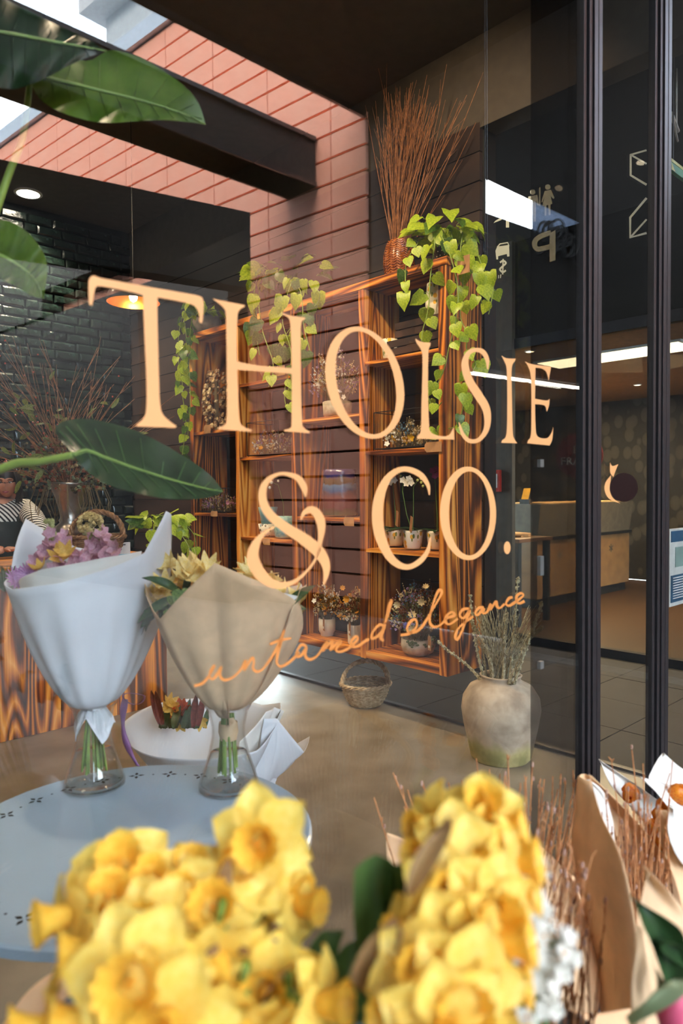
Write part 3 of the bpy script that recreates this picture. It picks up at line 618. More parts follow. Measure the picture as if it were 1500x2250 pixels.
# ================================================================ torched wood shelf unit against the side wall
XS0, XS1, Z0, Z1, TK = 3.34, 3.69, .40, 2.87, .048
YS = [2.61+i*.70 for i in range(5)]
su = thing('shelf_unit', 'tall torched-wood shelf unit with four bays on the right wall', 'shelf', (XS0, YS[0], Z0))
hs = Z1-Z0; dx = XS1-XS0
for i, y in enumerate(YS):
    w_ = TK+.012 if i in (0,) else TK
    obj('upright', MB().box((0, 0, 0), (dx, w_, hs-TK)), W_Z, su, loc=(0, y-YS[0]-(w_ if i == 4 else (0 if i == 0 else w_/2)), 0), bevel=.003)
Lt = YS[4]-YS[0]
obj('top_board', MB().box((-.006, -.01, 0), (dx, Lt/2, TK)), W_Y, su, loc=(0, 0, hs-TK), bevel=.003)
obj('top_board', MB().box((-.006, 0, 0), (dx, Lt/2+.01, TK)), W_Y, su, loc=(0, Lt/2, hs-TK), bevel=.003)
for i in range(4): obj('bottom_board', MB().box((.002, TK*.5 if i else TK+.012, 0), (dx-.002, .70-TK*.5, TK)), W_Y, su, loc=(0, i*.70, .004), bevel=.003)
def zsh(px, py): return P(px, py, X=XS0).z
# bays counted from the window: D, C, B, A ; heights read at the shelf fronts
BAYS = {'D': (0, [zsh(890, 782), zsh(890, 990), zsh(890, 1216)]), 'C': (1, [zsh(725, 918), zsh(725, 1141)]), 'B': (2, [zsh(565, 840), zsh(580, 1005), zsh(585, 1187)]), 'A': (3, [zsh(470, 948), zsh(465, 1131)])}
SHZ = {}
for b, (i, zs) in BAYS.items():
    SHZ[b] = [Z0+TK+.004]+sorted(z+.010 for z in zs)+[Z1]
    for z in zs:
        obj('shelf', MB().box((.008, TK+.014 if i == 0 else TK/2+.001, -.012), (dx-.004, .70-TK/2-.001, .012)), W_Y, su, loc=(0, i*.70, z-Z0), bevel=.002)
# ================================================================ painted round table in the window
tc0 = V((.75, 1.49, 0)); TR, TZ = .412, .73
rt = thing('round_table', 'round blue-grey painted metal table with pierced flower border, in the window', 'table', tc0)
BLU = mat('blue_grey_paint', '#a3b7c6', .32, var=.06, scale=3, bump=.02, coat=.3)
obj('table_top', MB().lathe([(.0, TZ-.03), (TR-.012, TZ-.03), (TR, TZ-.022), (TR, TZ-.004), (TR-.006, TZ), (0, TZ)], 72, cap=False), BLU, rt, smooth=False)
DKH = mat('pierced_dark', '#1f1c18', .8)
k = 0
for i in range(48):
    a = 2*math.pi*i/48; r = TR*.82; c = V((math.cos(a)*r, math.sin(a)*r, TZ+.0008)); m = MB()
    if i % 2 == 0:
        for q in range(4):
            b = a+q*math.pi/2; d = V((math.cos(b), math.sin(b), 0)); e_ = V((-d.y, d.x, 0))
            m.add([c+d*.003, c+d*.011+e_*.005, c+d*.022, c+d*.011-e_*.005], [(0, 3, 2, 1)])
        nm = 'pierced_flower'
    else: m.add([c+V((math.cos(t)*.0032, math.sin(t)*.0032, 0)) for t in [j*math.pi/4 for j in range(8)]], [tuple(range(8))]); nm = 'pierced_dot'
    obj(nm, m, DKH, rt)
obj('pedestal', MB().lathe([(.03, .03), (.022, .1), (.022, TZ-.1), (.06, TZ-.03)], 20), BLU, rt)
obj('foot', MB().lathe([(.24, 0), (.24, .012), (.05, .035), (.03, .04)], 40), BLU, rt)
# ================================================================ counter at the back left
cx0, cx1, cy0, cy1, cz = .3, 2.58, 4.52, 5.25, 1.06
cn = thing('shop_counter', 'torched-wood shop counter with glossy orange grain, back left', 'counter', (cx0, cy0, 0))
for i in range(6):
    w_ = (cx1-cx0)/6; obj('front_board', MB().box((0, 0, 0), (w_-.003, .03, cz-.05)), W_ZC, cn, loc=(i*w_, 0, .0), bevel=.002)
obj('end_board', MB().box((0, 0, 0), (.03, cy1-cy0-.04, cz-.05)), W_ZC, cn, loc=(cx1-cx0-.03, .032, 0)); obj('end_board', MB().box((0, 0, 0), (.03, cy1-cy0-.04, cz-.05)), W_ZC, cn, loc=(0, .032, 0))
for i in range(4): obj('top_board', MB().box((-.02, 0, 0), (cx1-cx0+.02, .195, .05)), W_X, cn, loc=(0, -.03+i*.196, cz-.05), bevel=.003)
# ================================================================ plants and dried flowers
POTH = leafmat('pothos_leaf', '#b9cb3a', '#8eac26', .38, .35); POTH_D = leafmat('pothos_leaf_deep', '#5f8030', '#3c5c20', .35, .25)
VINE = mat('green_stem', '#8aa044', .5); TWIG = mat('brown_twig', '#a06a42', .7, c2='#6b4326', scale=30); DRYST = mat('dry_stem', '#6b5a3a', .8)
SOIL = mat('potting_soil', '#2a1d14', .95, bump=.6)
def heart(L_=1, W_w=.46, fold=.12, droop=.28, twist=0):
    rows = [(.06, .0), (-.04, .20), (.05, .40), (.20, W_w), (.38, W_w*.96), (.56, .36), (.74, .22), (.89, .09), (1.0, .0)]
    m = MB(); v = []; f = []
    for i, (y, w_) in enumerate(rows):
        for s in (-1, -.5, 0, .5, 1):
            yy = y if i != 1 else (y if s else .06); x = s*w_
            v.append((x*L_, yy*L_, (fold*abs(s)*w_*1.6 - droop*yy*yy + twist*x*yy - .10*(s*w_*2)**2)*L_))
    for i in range(len(rows)-1):
        for j in range(4): f.append((i*5+j, i*5+j+1, (i+1)*5+j+1, (i+1)*5+j))
    return m.add(v, f)
HEARTS = [heart(1, .46, .14, .25, .1).mesh('leaf', POTH, True), heart(1, .40, .25, .45, -.15).mesh('leaf', POTH, True), heart(1, .50, .05, .12, .25).mesh('leaf', POTH, True), heart(1, .42, .2, .35, .3).mesh('leaf', POTH_D, True)]
def orient(p, tip, nrm, s):
    y_ = V(tip).normalized(); z_ = V(nrm); z_ = (z_ - y_*z_.dot(y_)); z_ = z_.normalized() if z_.length > 1e-3 else y_.orthogonal().normalized(); x_ = y_.cross(z_)
    return M(((x_.x*s, y_.x*s, z_.x*s, p[0]), (x_.y*s, y_.y*s, z_.y*s, p[1]), (x_.z*s, y_.z*s, z_.z*s, p[2]), (0, 0, 0, 1)))
OUTW = V((-.75, -.6, .25))
def rv(a=1): return V((U_(-a, a), U_(-a, a), U_(-a, a)))
def pothos(t, vines, crown=12, crown_c=(0, 0, .1), crown_r=.12, size=.09, step=.055, dark=.1, tip_down=1.0, meshes=None):
    """vines: local polylines; a leaf every `step` along them, and a crown over the pot"""
    meshes = meshes or HEARTS; vm = MB()
    def leaf(p, tip, n, s):
        me = meshes[3] if U_(0, 1) < dark else meshes[rnd.randrange(3)]
        pt = V(p)+V((tip[0], tip[1], .15)).normalized()*.028+OUTW*.008
        vm.tube([p, (V(p)+pt)/2+V((0, 0, .008)), pt], .0018, 4, cap=False); link('leaf', me, t, mat4=orient(pt, tip, n, s))
    for vv in vines:
        pts = [V(q) for q in cat([tuple(q) for q in vv], 6)]; vm.tube(pts, .0032, 5)
        acc = 0
        for a, b in zip(pts, pts[1:]):
            acc += (b-a).length
            if acc > step*U_(.7, 1.3): acc = 0; leaf(b, rv(.9)*V((1, 1, .3)).length*.5 + V((0, 0, -tip_down)), OUTW+rv(.7), size*U_(.60, 1.05))
    for i in range(crown):
        a = U_(0, 6.28); r = crown_r*math.sqrt(U_(.05, 1)); p = V(crown_c)+V((math.cos(a)*r, math.sin(a)*r, U_(-.02, .07)))
        leaf(p, V((math.cos(a), math.sin(a), U_(-.7, .5))), OUTW*.8+V((0, 0, .8))+rv(.5), size*U_(.8, 1.2))
    obj('vine', vm, VINE, t)
def onX(px, py, X=3.5): return P(px, py, X=X)
# ---- pothos in the dark studded pot at the window end of the shelf
S5 = lambda x, y: (x/3.88+800, y/3.88+420)
pp = P(985, 562, X=3.50); pp.z = Z1+.002
t = thing('trailing_pothos', 'lime-green trailing pothos in a dark studded pot on the window end of the shelf top', 'plant', pp)
STUD = mat('studded_dark_ceramic', '#3a3630', .35)
obj('pot', MB().lathe([(.05, 0), (.075, .02), (.088, .10), (.085, .17), (.078, .175), (.074, .15), (0, .15)], 28, cap=False), STUD, t, smooth=True)
m = MB()
for i in range(5):
    for j in range(18): a = j*math.pi/9+i*.17; m.cbox((math.cos(a)*(.082+.004*math.sin(i)), math.sin(a)*.086, .045+i*.026), (.005, .005, .005), M.Rotation(a, 4, 'Z'))
obj('studs', m, mat('pale_stud', '#b8ad92', .4), t, kind='stuff'); obj('soil', MB().lathe([(.073, .148), (0, .155)], 20), SOIL, t)
def vl(pts, X, o): return [P(*S5(a, b), X=X)-o for a, b in pts]
XF = 3.27; top = V((0, 0, .17))
vv = [[top, V((-.1, .06, .19))]+vl([(600, 420), (585, 560), (560, 760), (545, 1000), (500, 1180), (487, 1290)], XF, pp),
      [top, V((-.1, .12, .17))]+vl([(440, 470), (365, 590), (350, 700), (352, 800), (345, 900)], XF, pp),
      [top, V((-.12, -.02, .18))]+vl([(700, 470), (760, 640), (800, 860), (778, 1110), (720, 1340), (685, 1500), (600, 1700), (545, 1750)], XF-.02, pp)+vl([(600, 1850), (660, 1800)], XF, pp),
      [top, V((-.05, -.14, .17))]+vl([(820, 500), (840, 740), (820, 1060), (880, 1220), (872, 1350), (950, 1480)], 3.42, pp)+vl([(860, 1640), (835, 1870), (780, 2000), (690, 2030), (640, 2060)], 3.36, pp),
      [top, V((0, -.15, .2))]+vl([(930, 330), (975, 560), (1040, 700), (1100, 780), (1085, 930), (1060, 1050)], 3.50, pp),
      [top, V((-.1, -.1, .16))]+vl([(760, 480), (880, 640), (960, 760), (990, 880), (1000, 960)], 3.40, pp)]
pothos(t, vv, 26, (-.03, 0, .19), .17, .105, .068, .06)
obj('price_tag', MB().cbox(P(1018, 582, X=3.33)-pp, (.003, .085, .10)), mat('kraft_tag', '#b08358', .8), t)
KT = bpy.data.materials['kraft_tag']; STR = mat('twine', '#b9a27c', .9)
def tag_(label, px, py, X=XS0-.012, w_=.10, h_=.055, rot=0):
    p = P(px, py, X=X); o = thing('price_tag', label, 'tag', p); m = MB().poly([(-.5*w_, -.5*h_), (.38*w_, -.5*h_), (.5*w_, -.22*h_), (.5*w_, .22*h_), (.38*w_, .5*h_), (-.5*w_, .5*h_)], lambda a, b: (0, a, b))
    obj('card', m, KT, o, solid=.0015); obj('string', MB().tube([(.0, .42*w_, 0), (.01, .5*w_, .02), (.018, .45*w_, h_*.5+.012)], .0012, 4), STR, o)
    return o
# ---- twigs in a woven amber pot
bp = P(876, 592, X=3.50); bp.z = Z1+.002
t = thing('twig_basket', 'tall bundle of bare brown twigs in an amber woven-relief pot on top of the shelf', 'vase', bp)
AMB = mat('amber_woven_glaze', '#b06a30', .25, c2='#7a3c14', scale=30, coat=.4); PALE = mat('worn_glaze', '#d9b98c', .4)
prof = [(.062, 0), (.085, .03), (.098, .09), (.095, .16), (.078, .225), (.064, .25), (.058, .25), (.07, .2), (.05, .03), (0, .02)]
obj('pot', MB().lathe(prof, 30, cap=False), AMB, t, smooth=True)
m = MB(); n_ = 0
def rad(z): 
    for (a, b), (c, d) in zip(prof, prof[1:]):
        if b <= z <= d: return a+(c-a)*(z-b)/(d-b+1e-9)
    return .06
for i in range(15):
    z = .02+i*.0155; r = rad(z)
    for j in range(26):
        a = (j+.5*(i % 2)*0)*2*math.pi/26; q = 1 if j % 2 else -1
        m.cbox((math.cos(a)*(r+.002), math.sin(a)*(r+.002), z), (.006, .021, .0065), M.Rotation(a, 4, 'Z') @ M.Rotation(.55*q, 4, 'X'))
obj('woven_relief', m, AMB, t, kind='stuff')
def twigs(t, base, tips, mt, r0=.004, r1=.0012, bend=.12, name='twigs', side=0, spread=.03, neck=None, k=5):
    m = MB()
    for tip in tips:
        b0 = V(base)+V((U_(-spread, spread), U_(-spread, spread), 0)); d = V(tip)-b0; n = rv(1)*d.length*bend*.3; pts = []
        for i in range(k+1):
            s = i/k; hz = s**1.35; pts.append((b0.x+d.x*hz+n.x*math.sin(s*3.1), b0.y+d.y*hz+n.y*math.sin(s*3.1), b0.z+d.z*s+.004*U_(-1, 1)))
        m.tube(pts, [r0+(r1-r0)*i/k for i in range(k+1)], 4, cap=False)
        for _ in range(side):
            i = rnd.randrange(2, k); a = V(pts[i]); e_ = a+(V(pts[min(i+1, k)])-a)*.8+rv(d.length*.05); m.tube([a, e_], [r1*1.3, r1*.7], 4, cap=False)
    return obj(name, m, mt, t, kind='stuff')
tips = []
for i in range(95):
    x = 905+rnd.gauss(0, 42); y = 300-rnd.random()**.8*125+abs(x-905)*.35; tips.append(P(x, y, X=3.5+U_(-.10, .10))-bp)
for (x, y) in ((830, 147), (980, 140), (1025, 207), (803, 232), (845, 185), (1000, 260), (938, 165), (1060, 160)): tips.append(P(x, y, X=3.5)-bp)
twigs(t, (0, 0, .1), tips, TWIG, .0042, .0013, .17, side=3, spread=.03)
# ---- pothos on the far end (grey round pot) and over the middle of the shelf top
def vpx(pts, X, o): return [P(a, b, X=X)-o for a, b in pts]
pp = P(455, 703, X=3.50); pp.z = Z1+.002
t = thing('trailing_pothos', 'trailing pothos in a rounded grey stone pot on the far end of the shelf top', 'plant', pp)
STONE = mat('grey_stone_pot', '#7d7468', .8, scale=25)
obj('pot', MB().lathe([(.07, 0), (.115, .03), (.132, .08), (.125, .14), (.105, .17), (.095, .168), (.09, .15), (0, .15)], 32, cap=False), STONE, t, smooth=True); obj('soil', MB().lathe([(.09, .148), (0, .155)], 20), SOIL, t)
pothos(t, [[V((0, 0, .17))]+vpx([(425, 660), (405, 690), (410, 760), (400, 850), (408, 930), (400, 1000)], 3.27, pp), [V((0, 0, .17))]+vpx([(420, 665), (395, 720), (392, 790), (400, 840)], 3.24, pp), [V((0, 0, .17))]+vpx([(430, 670), (415, 760), (418, 880), (412, 960)], 3.29, pp)], 14, (0, 0, .19), .12, .10, .055, .3)
pp = P(640, 655, X=3.50); pp.z = Z1+.002
t = thing('trailing_pothos', 'large variegated pothos spilling over the middle of the shelf top', 'plant', pp)
obj('pot', MB().lathe([(.07, 0), (.09, .16), (.095, .2), (.088, .2), (.08, .17), (0, .17)], 28, cap=False), mat('black_pot', '#1f1d1c', .5), t, smooth=True); obj('soil', MB().lathe([(.082, .168), (0, .175)], 20), SOIL, t)
pothos(t, [[V((0, 0, .2))]+vpx([(600, 600), (570, 640), (575, 720), (600, 800), (590, 850)], 3.26, pp), [V((0, 0, .2))]+vpx([(640, 620), (620, 700), (640, 780), (625, 860), (630, 900)], 3.27, pp), [V((0, 0, .2))]+vpx([(680, 620), (700, 660), (640, 720), (610, 760)], 3.28, pp), [V((0, 0, .2))]+vpx([(560, 580), (565, 600), (555, 680), (570, 780)], 3.24, pp), [V((0, 0, .2))]+vpx([(660, 640), (668, 720), (680, 770), (672, 790)], 3.27, pp)], 44, (0, 0, .26), .28, .125, .08, .5)
# ---- small flower shapes
def petal_flower(n=6, r=1.0, w_=.42, cup=.25, rows=4):
    m = MB()
    for k in range(n):
        a = 2*math.pi*k/n; v = []; f = []
        for i in range(rows+1):
            s = i/rows; ww = w_*math.sin(math.pi*min(.97, s*.86+.10))
            for j in (-1, 0, 1): v.append((s, j*ww, cup*s*s+(.06 if j else 0)))
        for i in range(rows):
            for j in range(2): f.append((i*3+j, (i+1)*3+j, (i+1)*3+j+1, i*3+j+1))
        m.join(MB().add([V(p)*r for p in v], f), M.Rotation(a, 4, 'Z'))
    return m
def fmesh(name, mb, c, sm=True): return mb.mesh(name, c, sm)
CREAM = leafmat('cream_petal', '#e8d3a2', '#cdb07a', .7, .2); OCHRE = leafmat('ochre_petal', '#d99a2b', '#b87a1c', .7, .2); MAUVE = leafmat('mauve_petal', '#9d7f9b', '#7a5f80', .8, .15)
BLUEF = leafmat('blue_dried', '#6e93a5', '#4a6d88', .8, .1); WHITEF = leafmat('white_petal', '#f0ece0', '#d8d2c0', .7, .2); PINKF = leafmat('pink_petal', '#d9a3b8', '#b87796', .7, .2); VIOF = leafmat('violet_petal', '#4b3a93', '#372a78', .7, .1)
RUSTF = leafmat('rust_petal', '#8c4a2c', '#5f2f1c', .8, .1); SAGE = leafmat('sage_leaf', '#7d8a68', '#5c6a4c', .7, .2); DRYG = leafmat('dry_grass', '#8d7a52', '#66552f', .8, .1); DKGR = leafmat('deep_green_leaf', '#35552c', '#20391c', .4, .15)
YELF = leafmat('yellow_petal', '#f3c623', '#dca31a', .5, .3)
def posy(t, c, R, Hh, cols, n=90, blooms=(), seed=1, spiky=.5, dome=.6, green=DRYG, base_r=None, dens=1.0):
    """rounded dried arrangement: fine stems, clouds of small heads, a few larger blooms"""
    c = V(c); st = MB(); br = base_r or R*.35; heads = {i: MB() for i in range(len(cols))}
    for i in range(int(n*dens)):
        a = U_(0, 6.28); el = math.asin(U_(0.02, 1)); rr = U_(.72, 1.0)
        tip = c+V((math.cos(a)*math.cos(el)*R*rr, math.sin(a)*math.cos(el)*R*rr, (dome*math.sin(el)+(1-dome)*.5)*Hh*rr*1.15))
        b0 = c+V((math.cos(a)*br*U_(.2, .9), math.sin(a)*br*U_(.2, .9), 0)); mid = (b0+tip)/2+V((0, 0, Hh*.08))+rv(R*.06)
        st.tube([b0, mid, tip], [.0016, .0013, .0008], 3, cap=False)
        for q in range(3): e_ = mid+(tip-mid)*U_(.2, .9); st.tube([e_, e_+rv(R*.16)+V((0, 0, R*.08))], .0007, 3, cap=False)
        h = heads[rnd.randrange(len(cols))]
        for q in range(rnd.randrange(3, 7)): p = tip+rv(R*.11); h.blob(p, U_(.0035, .0085), q, .5, n=4, m=3)
        if U_(0, 1) < spiky:
            e_ = tip+(tip-c).normalized()*U_(.1, .3)*R+rv(R*.05); st.tube([tip, e_], .001, 3, cap=False)
            for q in range(5): h.blob(tip+(e_-tip)*q/4, .0035, q, .4, n=4, m=3)
    obj('stems', st, green, t, kind='stuff')
    for i, h in heads.items():
        if h.v: obj('small_flowers', h, cols[i], t, kind='stuff')
    for k, (px, py, r_, me) in enumerate(blooms):
        p = P(px, py, Z=((c+t.location-CAM).dot(CF)-R*.75))-t.location; d = OUTW.normalized()+rv(.35)
        link('bloom', me, t, mat4=orient(p, rv(1), d, r_))
F_OCH = fmesh('bloom', petal_flower(7, 1, .36, .5), OCHRE); F_CRM = fmesh('bloom', petal_flower(8, 1, .34, .55), CREAM); F_WHT = fmesh('bloom', petal_flower(5, 1, .42, .15), WHITEF); F_YEL = fmesh('bloom', petal_flower(6, 1, .4, .4), YELF); F_VIO = fmesh('bloom', petal_flower(6, 1, .4, .3), VIOF); F_PNK = fmesh('bloom', petal_flower(8, 1, .3, .4), PINKF); F_MAG = fmesh('bloom', petal_flower(5, 1, .5, .1), leafmat('magenta_petal', '#a8358f', '#7d2470', .6, .2))
def pot_lathe(t, prof, mt, name='pot', smooth=True, **k): return obj(name, MB().lathe(prof, 30, cap=False, **k), mt, t, smooth=smooth)
def shelfpt(px, bay, lvl, X=3.48, dy=0):
    """point on a given shelf at picture column px"""
    z = SHZ[bay][lvl] + (.012 if 0 < lvl else .001); r = ray(px, 1085); return V((X, r.y/r.x*X+dy, z+.001))
WHP = mat('white_ceramic', '#dcd6c8', .3, var=.04); WBOWL = mat('whitewashed_bowl', '#c9c0ae', .8, c2='#9c8f7a', scale=18)
# D, bottom: large dried arrangement in a whitewashed bowl
p = shelfpt(917, 'D', 0, 3.50); t = thing('dried_arrangement', 'big mauve, cream and blue dried arrangement in a whitewashed bowl, bottom shelf by the window', 'flowers', p)
pot_lathe(t, [(.07, 0), (.10, .02), (.112, .06), (.108, .105), (.10, .105), (.095, .07), (0, .06)], WBOWL)
posy(t, (0, 0, .10), .20, .38, [MAUVE, CREAM, BLUEF, MAUVE, SAGE, RUSTF], 210, [(905, 1352, .028, F_CRM), (900, 1382, .03, F_CRM), (925, 1322, .026, F_CRM), (892, 1375, .024, F_VIO), (872, 1328, .024, F_CRM), (935, 1290, .022, F_CRM)], spiky=.6, base_r=.08)
m = MB()
for i in range(16): a = U_(3.2, 5.6); q = V((math.cos(a)*.105, math.sin(a)*.105, U_(.06, .12))); m.blob(q, .014, i, .4, (1, 1, .6))
obj('eucalyptus_leaves', m, SAGE, t, kind='stuff')
def tag2(label, px, py, X): 
    p = P(px, py, X=X); o = thing('price_tag', label, 'tag', p); obj('card', MB().poly([(-.022, -.045), (.022, -.045), (.022, .035), (.012, .045), (-.012, .045), (-.022, .035)], lambda a, b: (0, a, b)), mat('tag_brown', '#9b6f48', .8) if 'tag_brown' not in bpy.data.materials else bpy.data.materials['tag_brown'], o, solid=.0015)
    obj('sticker', MB().box((-.003, -.010, -.03), (-.0015, .010, -.015)), W_, o); obj('twine_bow', MB().tube([(-.002, -.01, .04), (-.004, .0, .055), (-.002, .01, .04)], .0015, 4), STR, o); o.rotation_euler = (0, 0, -.45); return o
tag2('brown tag with a white sticker on the whitewashed bowl', 943, 1413, 3.37)
# C, bottom: two white pots
for nm, px, r_, hh, bl, tg in (('stepped', 716, .062, .125, [(700, 1290, .022, F_CRM), (725, 1310, .02, F_WHT), (690, 1320, .02, F_WHT)], (711, 1372)), ('plain cylindrical', 777, .05, .13, [(762, 1316, .028, F_OCH), (752, 1292, .02, F_OCH), (764, 1342, .02, F_WHT), (785, 1347, .018, F_OCH)], (768, 1382))):
    p = shelfpt(px, 'C', 0, 3.50 if px < 750 else 3.45); t = thing('dried_arrangement', f'brown and cream dried flowers in a {nm} white pot, second bay bottom', 'flowers', p)
    pot_lathe(t, [(r_*.75, 0), (r_*.78, .018), (r_, .035), (r_, hh), (r_*.93, hh), (r_*.9, hh*.7), (0, hh*.7)] if px < 750 else [(r_*.9, 0), (r_*.96, .01), (r_, hh), (r_*.93, hh), (r_*.9, hh*.7), (0, hh*.7)], WHP)
    posy(t, (0, 0, hh*.9), .115, .28, [DRYG, CREAM, RUSTF, WHITEF, OCHRE], 130, bl, spiky=.7, base_r=r_*.8)
    tag2(f'brown tag with a white sticker on the {nm} white pot', tg[0], tg[1], p.x-r_-.012)
# D, third level: lemon-patterned orchid pots
LEM = WHP.copy(); LEM.name = 'lemon_pattern_ceramic'; t_ = LEM.node_tree; b_ = [n for n in t_.nodes if n.type == 'BSDF_PRINCIPLED'][0]
def spots(t_, b_, base, c1, c2, sc1=26, sc2=34, th=.32):
    tc_ = t_.nodes.new('ShaderNodeTexCoord'); prev = None
    base_n = t_.nodes.new('ShaderNodeRGB'); base_n.outputs[0].default_value = (*lin(base), 1); prev = base_n.outputs[0]
    for c_, s_, off, st, thr in ((c1, sc1, 0, (1, 1, .8), th), (c2, sc2, 5.3, (1.2, 1.2, .55), th*.9)):
        mp = t_.nodes.new('ShaderNodeMapping'); mp.inputs['Location'].default_value = (off, off, off); mp.inputs['Scale'].default_value = st; mp.inputs['Rotation'].default_value = (.5, .4*off, 0)
        v = t_.nodes.new('ShaderNodeTexVoronoi'); v.inputs['Scale'].default_value = s_; ls = t_.nodes.new('ShaderNodeMath'); ls.operation = 'LESS_THAN'; ls.inputs[1].default_value = thr
        mx = t_.nodes.new('ShaderNodeMixRGB'); mx.inputs[2].default_value = (*lin(c_), 1)
        t_.links.new(tc_.outputs['Object'], mp.inputs[0]); t_.links.new(mp.outputs[0], v.inputs['Vector']); t_.links.new(v.outputs['Distance'], ls.inputs[0]); t_.links.new(ls.outputs[0], mx.inputs[0]); t_.links.new(prev, mx.inputs[1]); prev = mx.outputs[0]
    t_.links.new(prev, b_.inputs['Base Color'])
spots(t_, b_, '#e2dccb', '#e0ae3c', '#6d7a3e')
GREENS = mat('orchid_stem', '#4c6b2c', .5); TAGB = mat('tag_brown', '#9b6f48', .8)
def orchid(label, px, X, stalks, flowers, me, buds=(), tagpx=None):
    p = shelfpt(px, 'D', 1, X, .025 if px > 950 else 0); t = thing('potted_orchid', label, 'plant', p)
    pot_lathe(t, [(.050, 0), (.056, .01), (.067, .10), (.066, .115), (.060, .115), (.056, .09), (0, .09)], LEM); obj('bark', MB().lathe([(.057, .088), (0, .10)], 16), SOIL, t)
    sm = MB()
    for s in stalks: sm.tube([(0, 0, .09)]+[P(a, b, X=p.x)-p for a, b in s], .0028, 5)
    obj('flower_stalk', sm, GREENS, t)
    for k, (a, b) in enumerate(flowers): link('flower', me, t, mat4=orient(P(a, b, X=p.x-.02)-p, V((0, U_(-.3, .3), 1)), OUTW+rv(.3), .024 if me is F_WHT else .022))
    if buds:
        bm2 = MB(); [bm2.blob(P(a, b, X=p.x-.01)-p, .009, 1, .1) for a, b in buds]; obj('buds', bm2, leafmat('bud_green', '#c8cf86', '#a8b35c', .5, .1) if 'bud_green' not in bpy.data.materials else bpy.data.materials['bud_green'], t, kind='stuff')
    for k in range(5):
        a = U_(2.2, 6.0) if k else 5.2; d = V((math.cos(a), math.sin(a), .55)).normalized(); n_ = V((0, 0, 1))
        link('leaf', LONGLEAF, t, mat4=orient(V((0, 0, .10)), d, n_, U_(.13, .20)))
    if tagpx: obj('price_tag', MB().poly([(-.022, -.05), (.022, -.05), (.022, .05), (-.022, .05)], lambda a, b: (0, a, b)), TAGB, t, loc=P(*tagpx, X=p.x-.074)-p, rot=(.25, 0, -.5), solid=.0015)
    return t
def strap(L_=1, w_=.16, droop=.5, n=8, tip=.3):
    m = MB(); v = []; f = []
    for i in range(n+1):
        s = i/n; ww = w_*math.sin(math.pi*min(1, .12+s*.88))**.7 if i < n else 0
        for j in (-1, 0, 1): v.append((j*ww*L_, s*L_, (-droop*s*s + (.05 if j else 0))*L_))
    for i in range(n):
        for j in range(2): f.append((i*3+j, i*3+j+1, (i+1)*3+j+1, (i+1)*3+j))
    return m.add(v, f)
LONGLEAF = strap().mesh('leaf', DKGR, True)
orchid('white orchid in the lemon-patterned pot farthest from the window', 868, 3.56, [[(868, 1120), (862, 1060), (856, 1048)]], [(857, 1060), (852, 1052), (866, 1055)], F_WHT, [(880, 1045), (874, 1040)], (872, 1140))
orchid('white orchid with two arching stems in the front lemon-patterned pot', 906, 3.46, [[(893, 1130), (884, 1080), (887, 1050), (900, 1050)], [(908, 1120), (908, 1070), (920, 1052)]], [(885, 1055), (893, 1062), (903, 1060), (898, 1052)], F_WHT, [(917, 1055), (925, 1060), (929, 1068), (924, 1052)], (903, 1152))
orchid('purple orchid in a lemon-patterned pot at the window end', 967, 3.52, [[(960, 1130), (957, 1080), (955, 1042)]], [(950, 1034), (958, 1030), (955, 1045), (963, 1042)], F_MAG)
# D, second level: glass box of dried flowers
def wirebox(name, label, px, bay, lvl, w_, d_b, h_, cols, bl, n=60, X=3.49, glass=True):
    p = shelfpt(px, bay, lvl, X); t = thing(name, label, 'terrarium' if glass else 'cage', p); m = MB()
    for a in (-1, 1):
        for b in (-1, 1): m.cbox((a*d_b/2, b*w_/2, h_/2), (.005, .005, h_))
        for z_ in (.003, h_): m.cbox((a*d_b/2, 0, z_), (.005, w_, .005)); m.cbox((0, a*w_/2, z_), (d_b, .005, .005))
    if not glass:
        for i in range(11): y_ = -w_/2+w_*i/10; m.cbox((-d_b/2, y_, h_/2), (.002, .002, h_))
        for i in range(5): m.cbox((-d_b/2, 0, h_*i/5), (.002, w_, .002))
    obj('frame', m, BLK, t); obj('base_plate', MB().box((-d_b/2, -w_/2, 0), (d_b/2, w_/2, .004)), BLK, t)
    if glass:
        g = MB().add([(-d_b/2, -w_/2, .004), (-d_b/2, w_/2, .004), (-d_b/2, w_/2, h_), (-d_b/2, -w_/2, h_)], [(0,1,2,3)]); obj('glass_panel', g, TGL, t)
        g = MB().add([(-d_b/2, -w_/2, .004), (d_b/2, -w_/2, .004), (d_b/2, -w_/2, h_), (-d_b/2, -w_/2, h_)], [(0,1,2,3)]); obj('glass_panel', g, TGL, t)
    posy(t, (0, 0, .006), w_*.40, h_*.72, cols, n, bl, spiky=.4, base_r=w_*.35, dome=.8); return t
TGL = glassmat('terrarium_glass', (.96, .97, .96), .04)
wirebox('flower_terrarium', 'glass box of yellow, blue and white dried flowers in the window-end bay', 900, 'D', 2, .42, .22, .24, [BLUEF, CREAM, WHITEF, DRYG], [(862, 965, .03, F_YEL), (893, 965, .03, F_YEL), (902, 962, .028, F_YEL), (850, 975, .02, F_WHT), (925, 968, .022, F_CRM)], 110, 3.50)
tag_('kraft tag hanging below the glass flower box, window bay', 951, 982, 3.33, .13, .06)
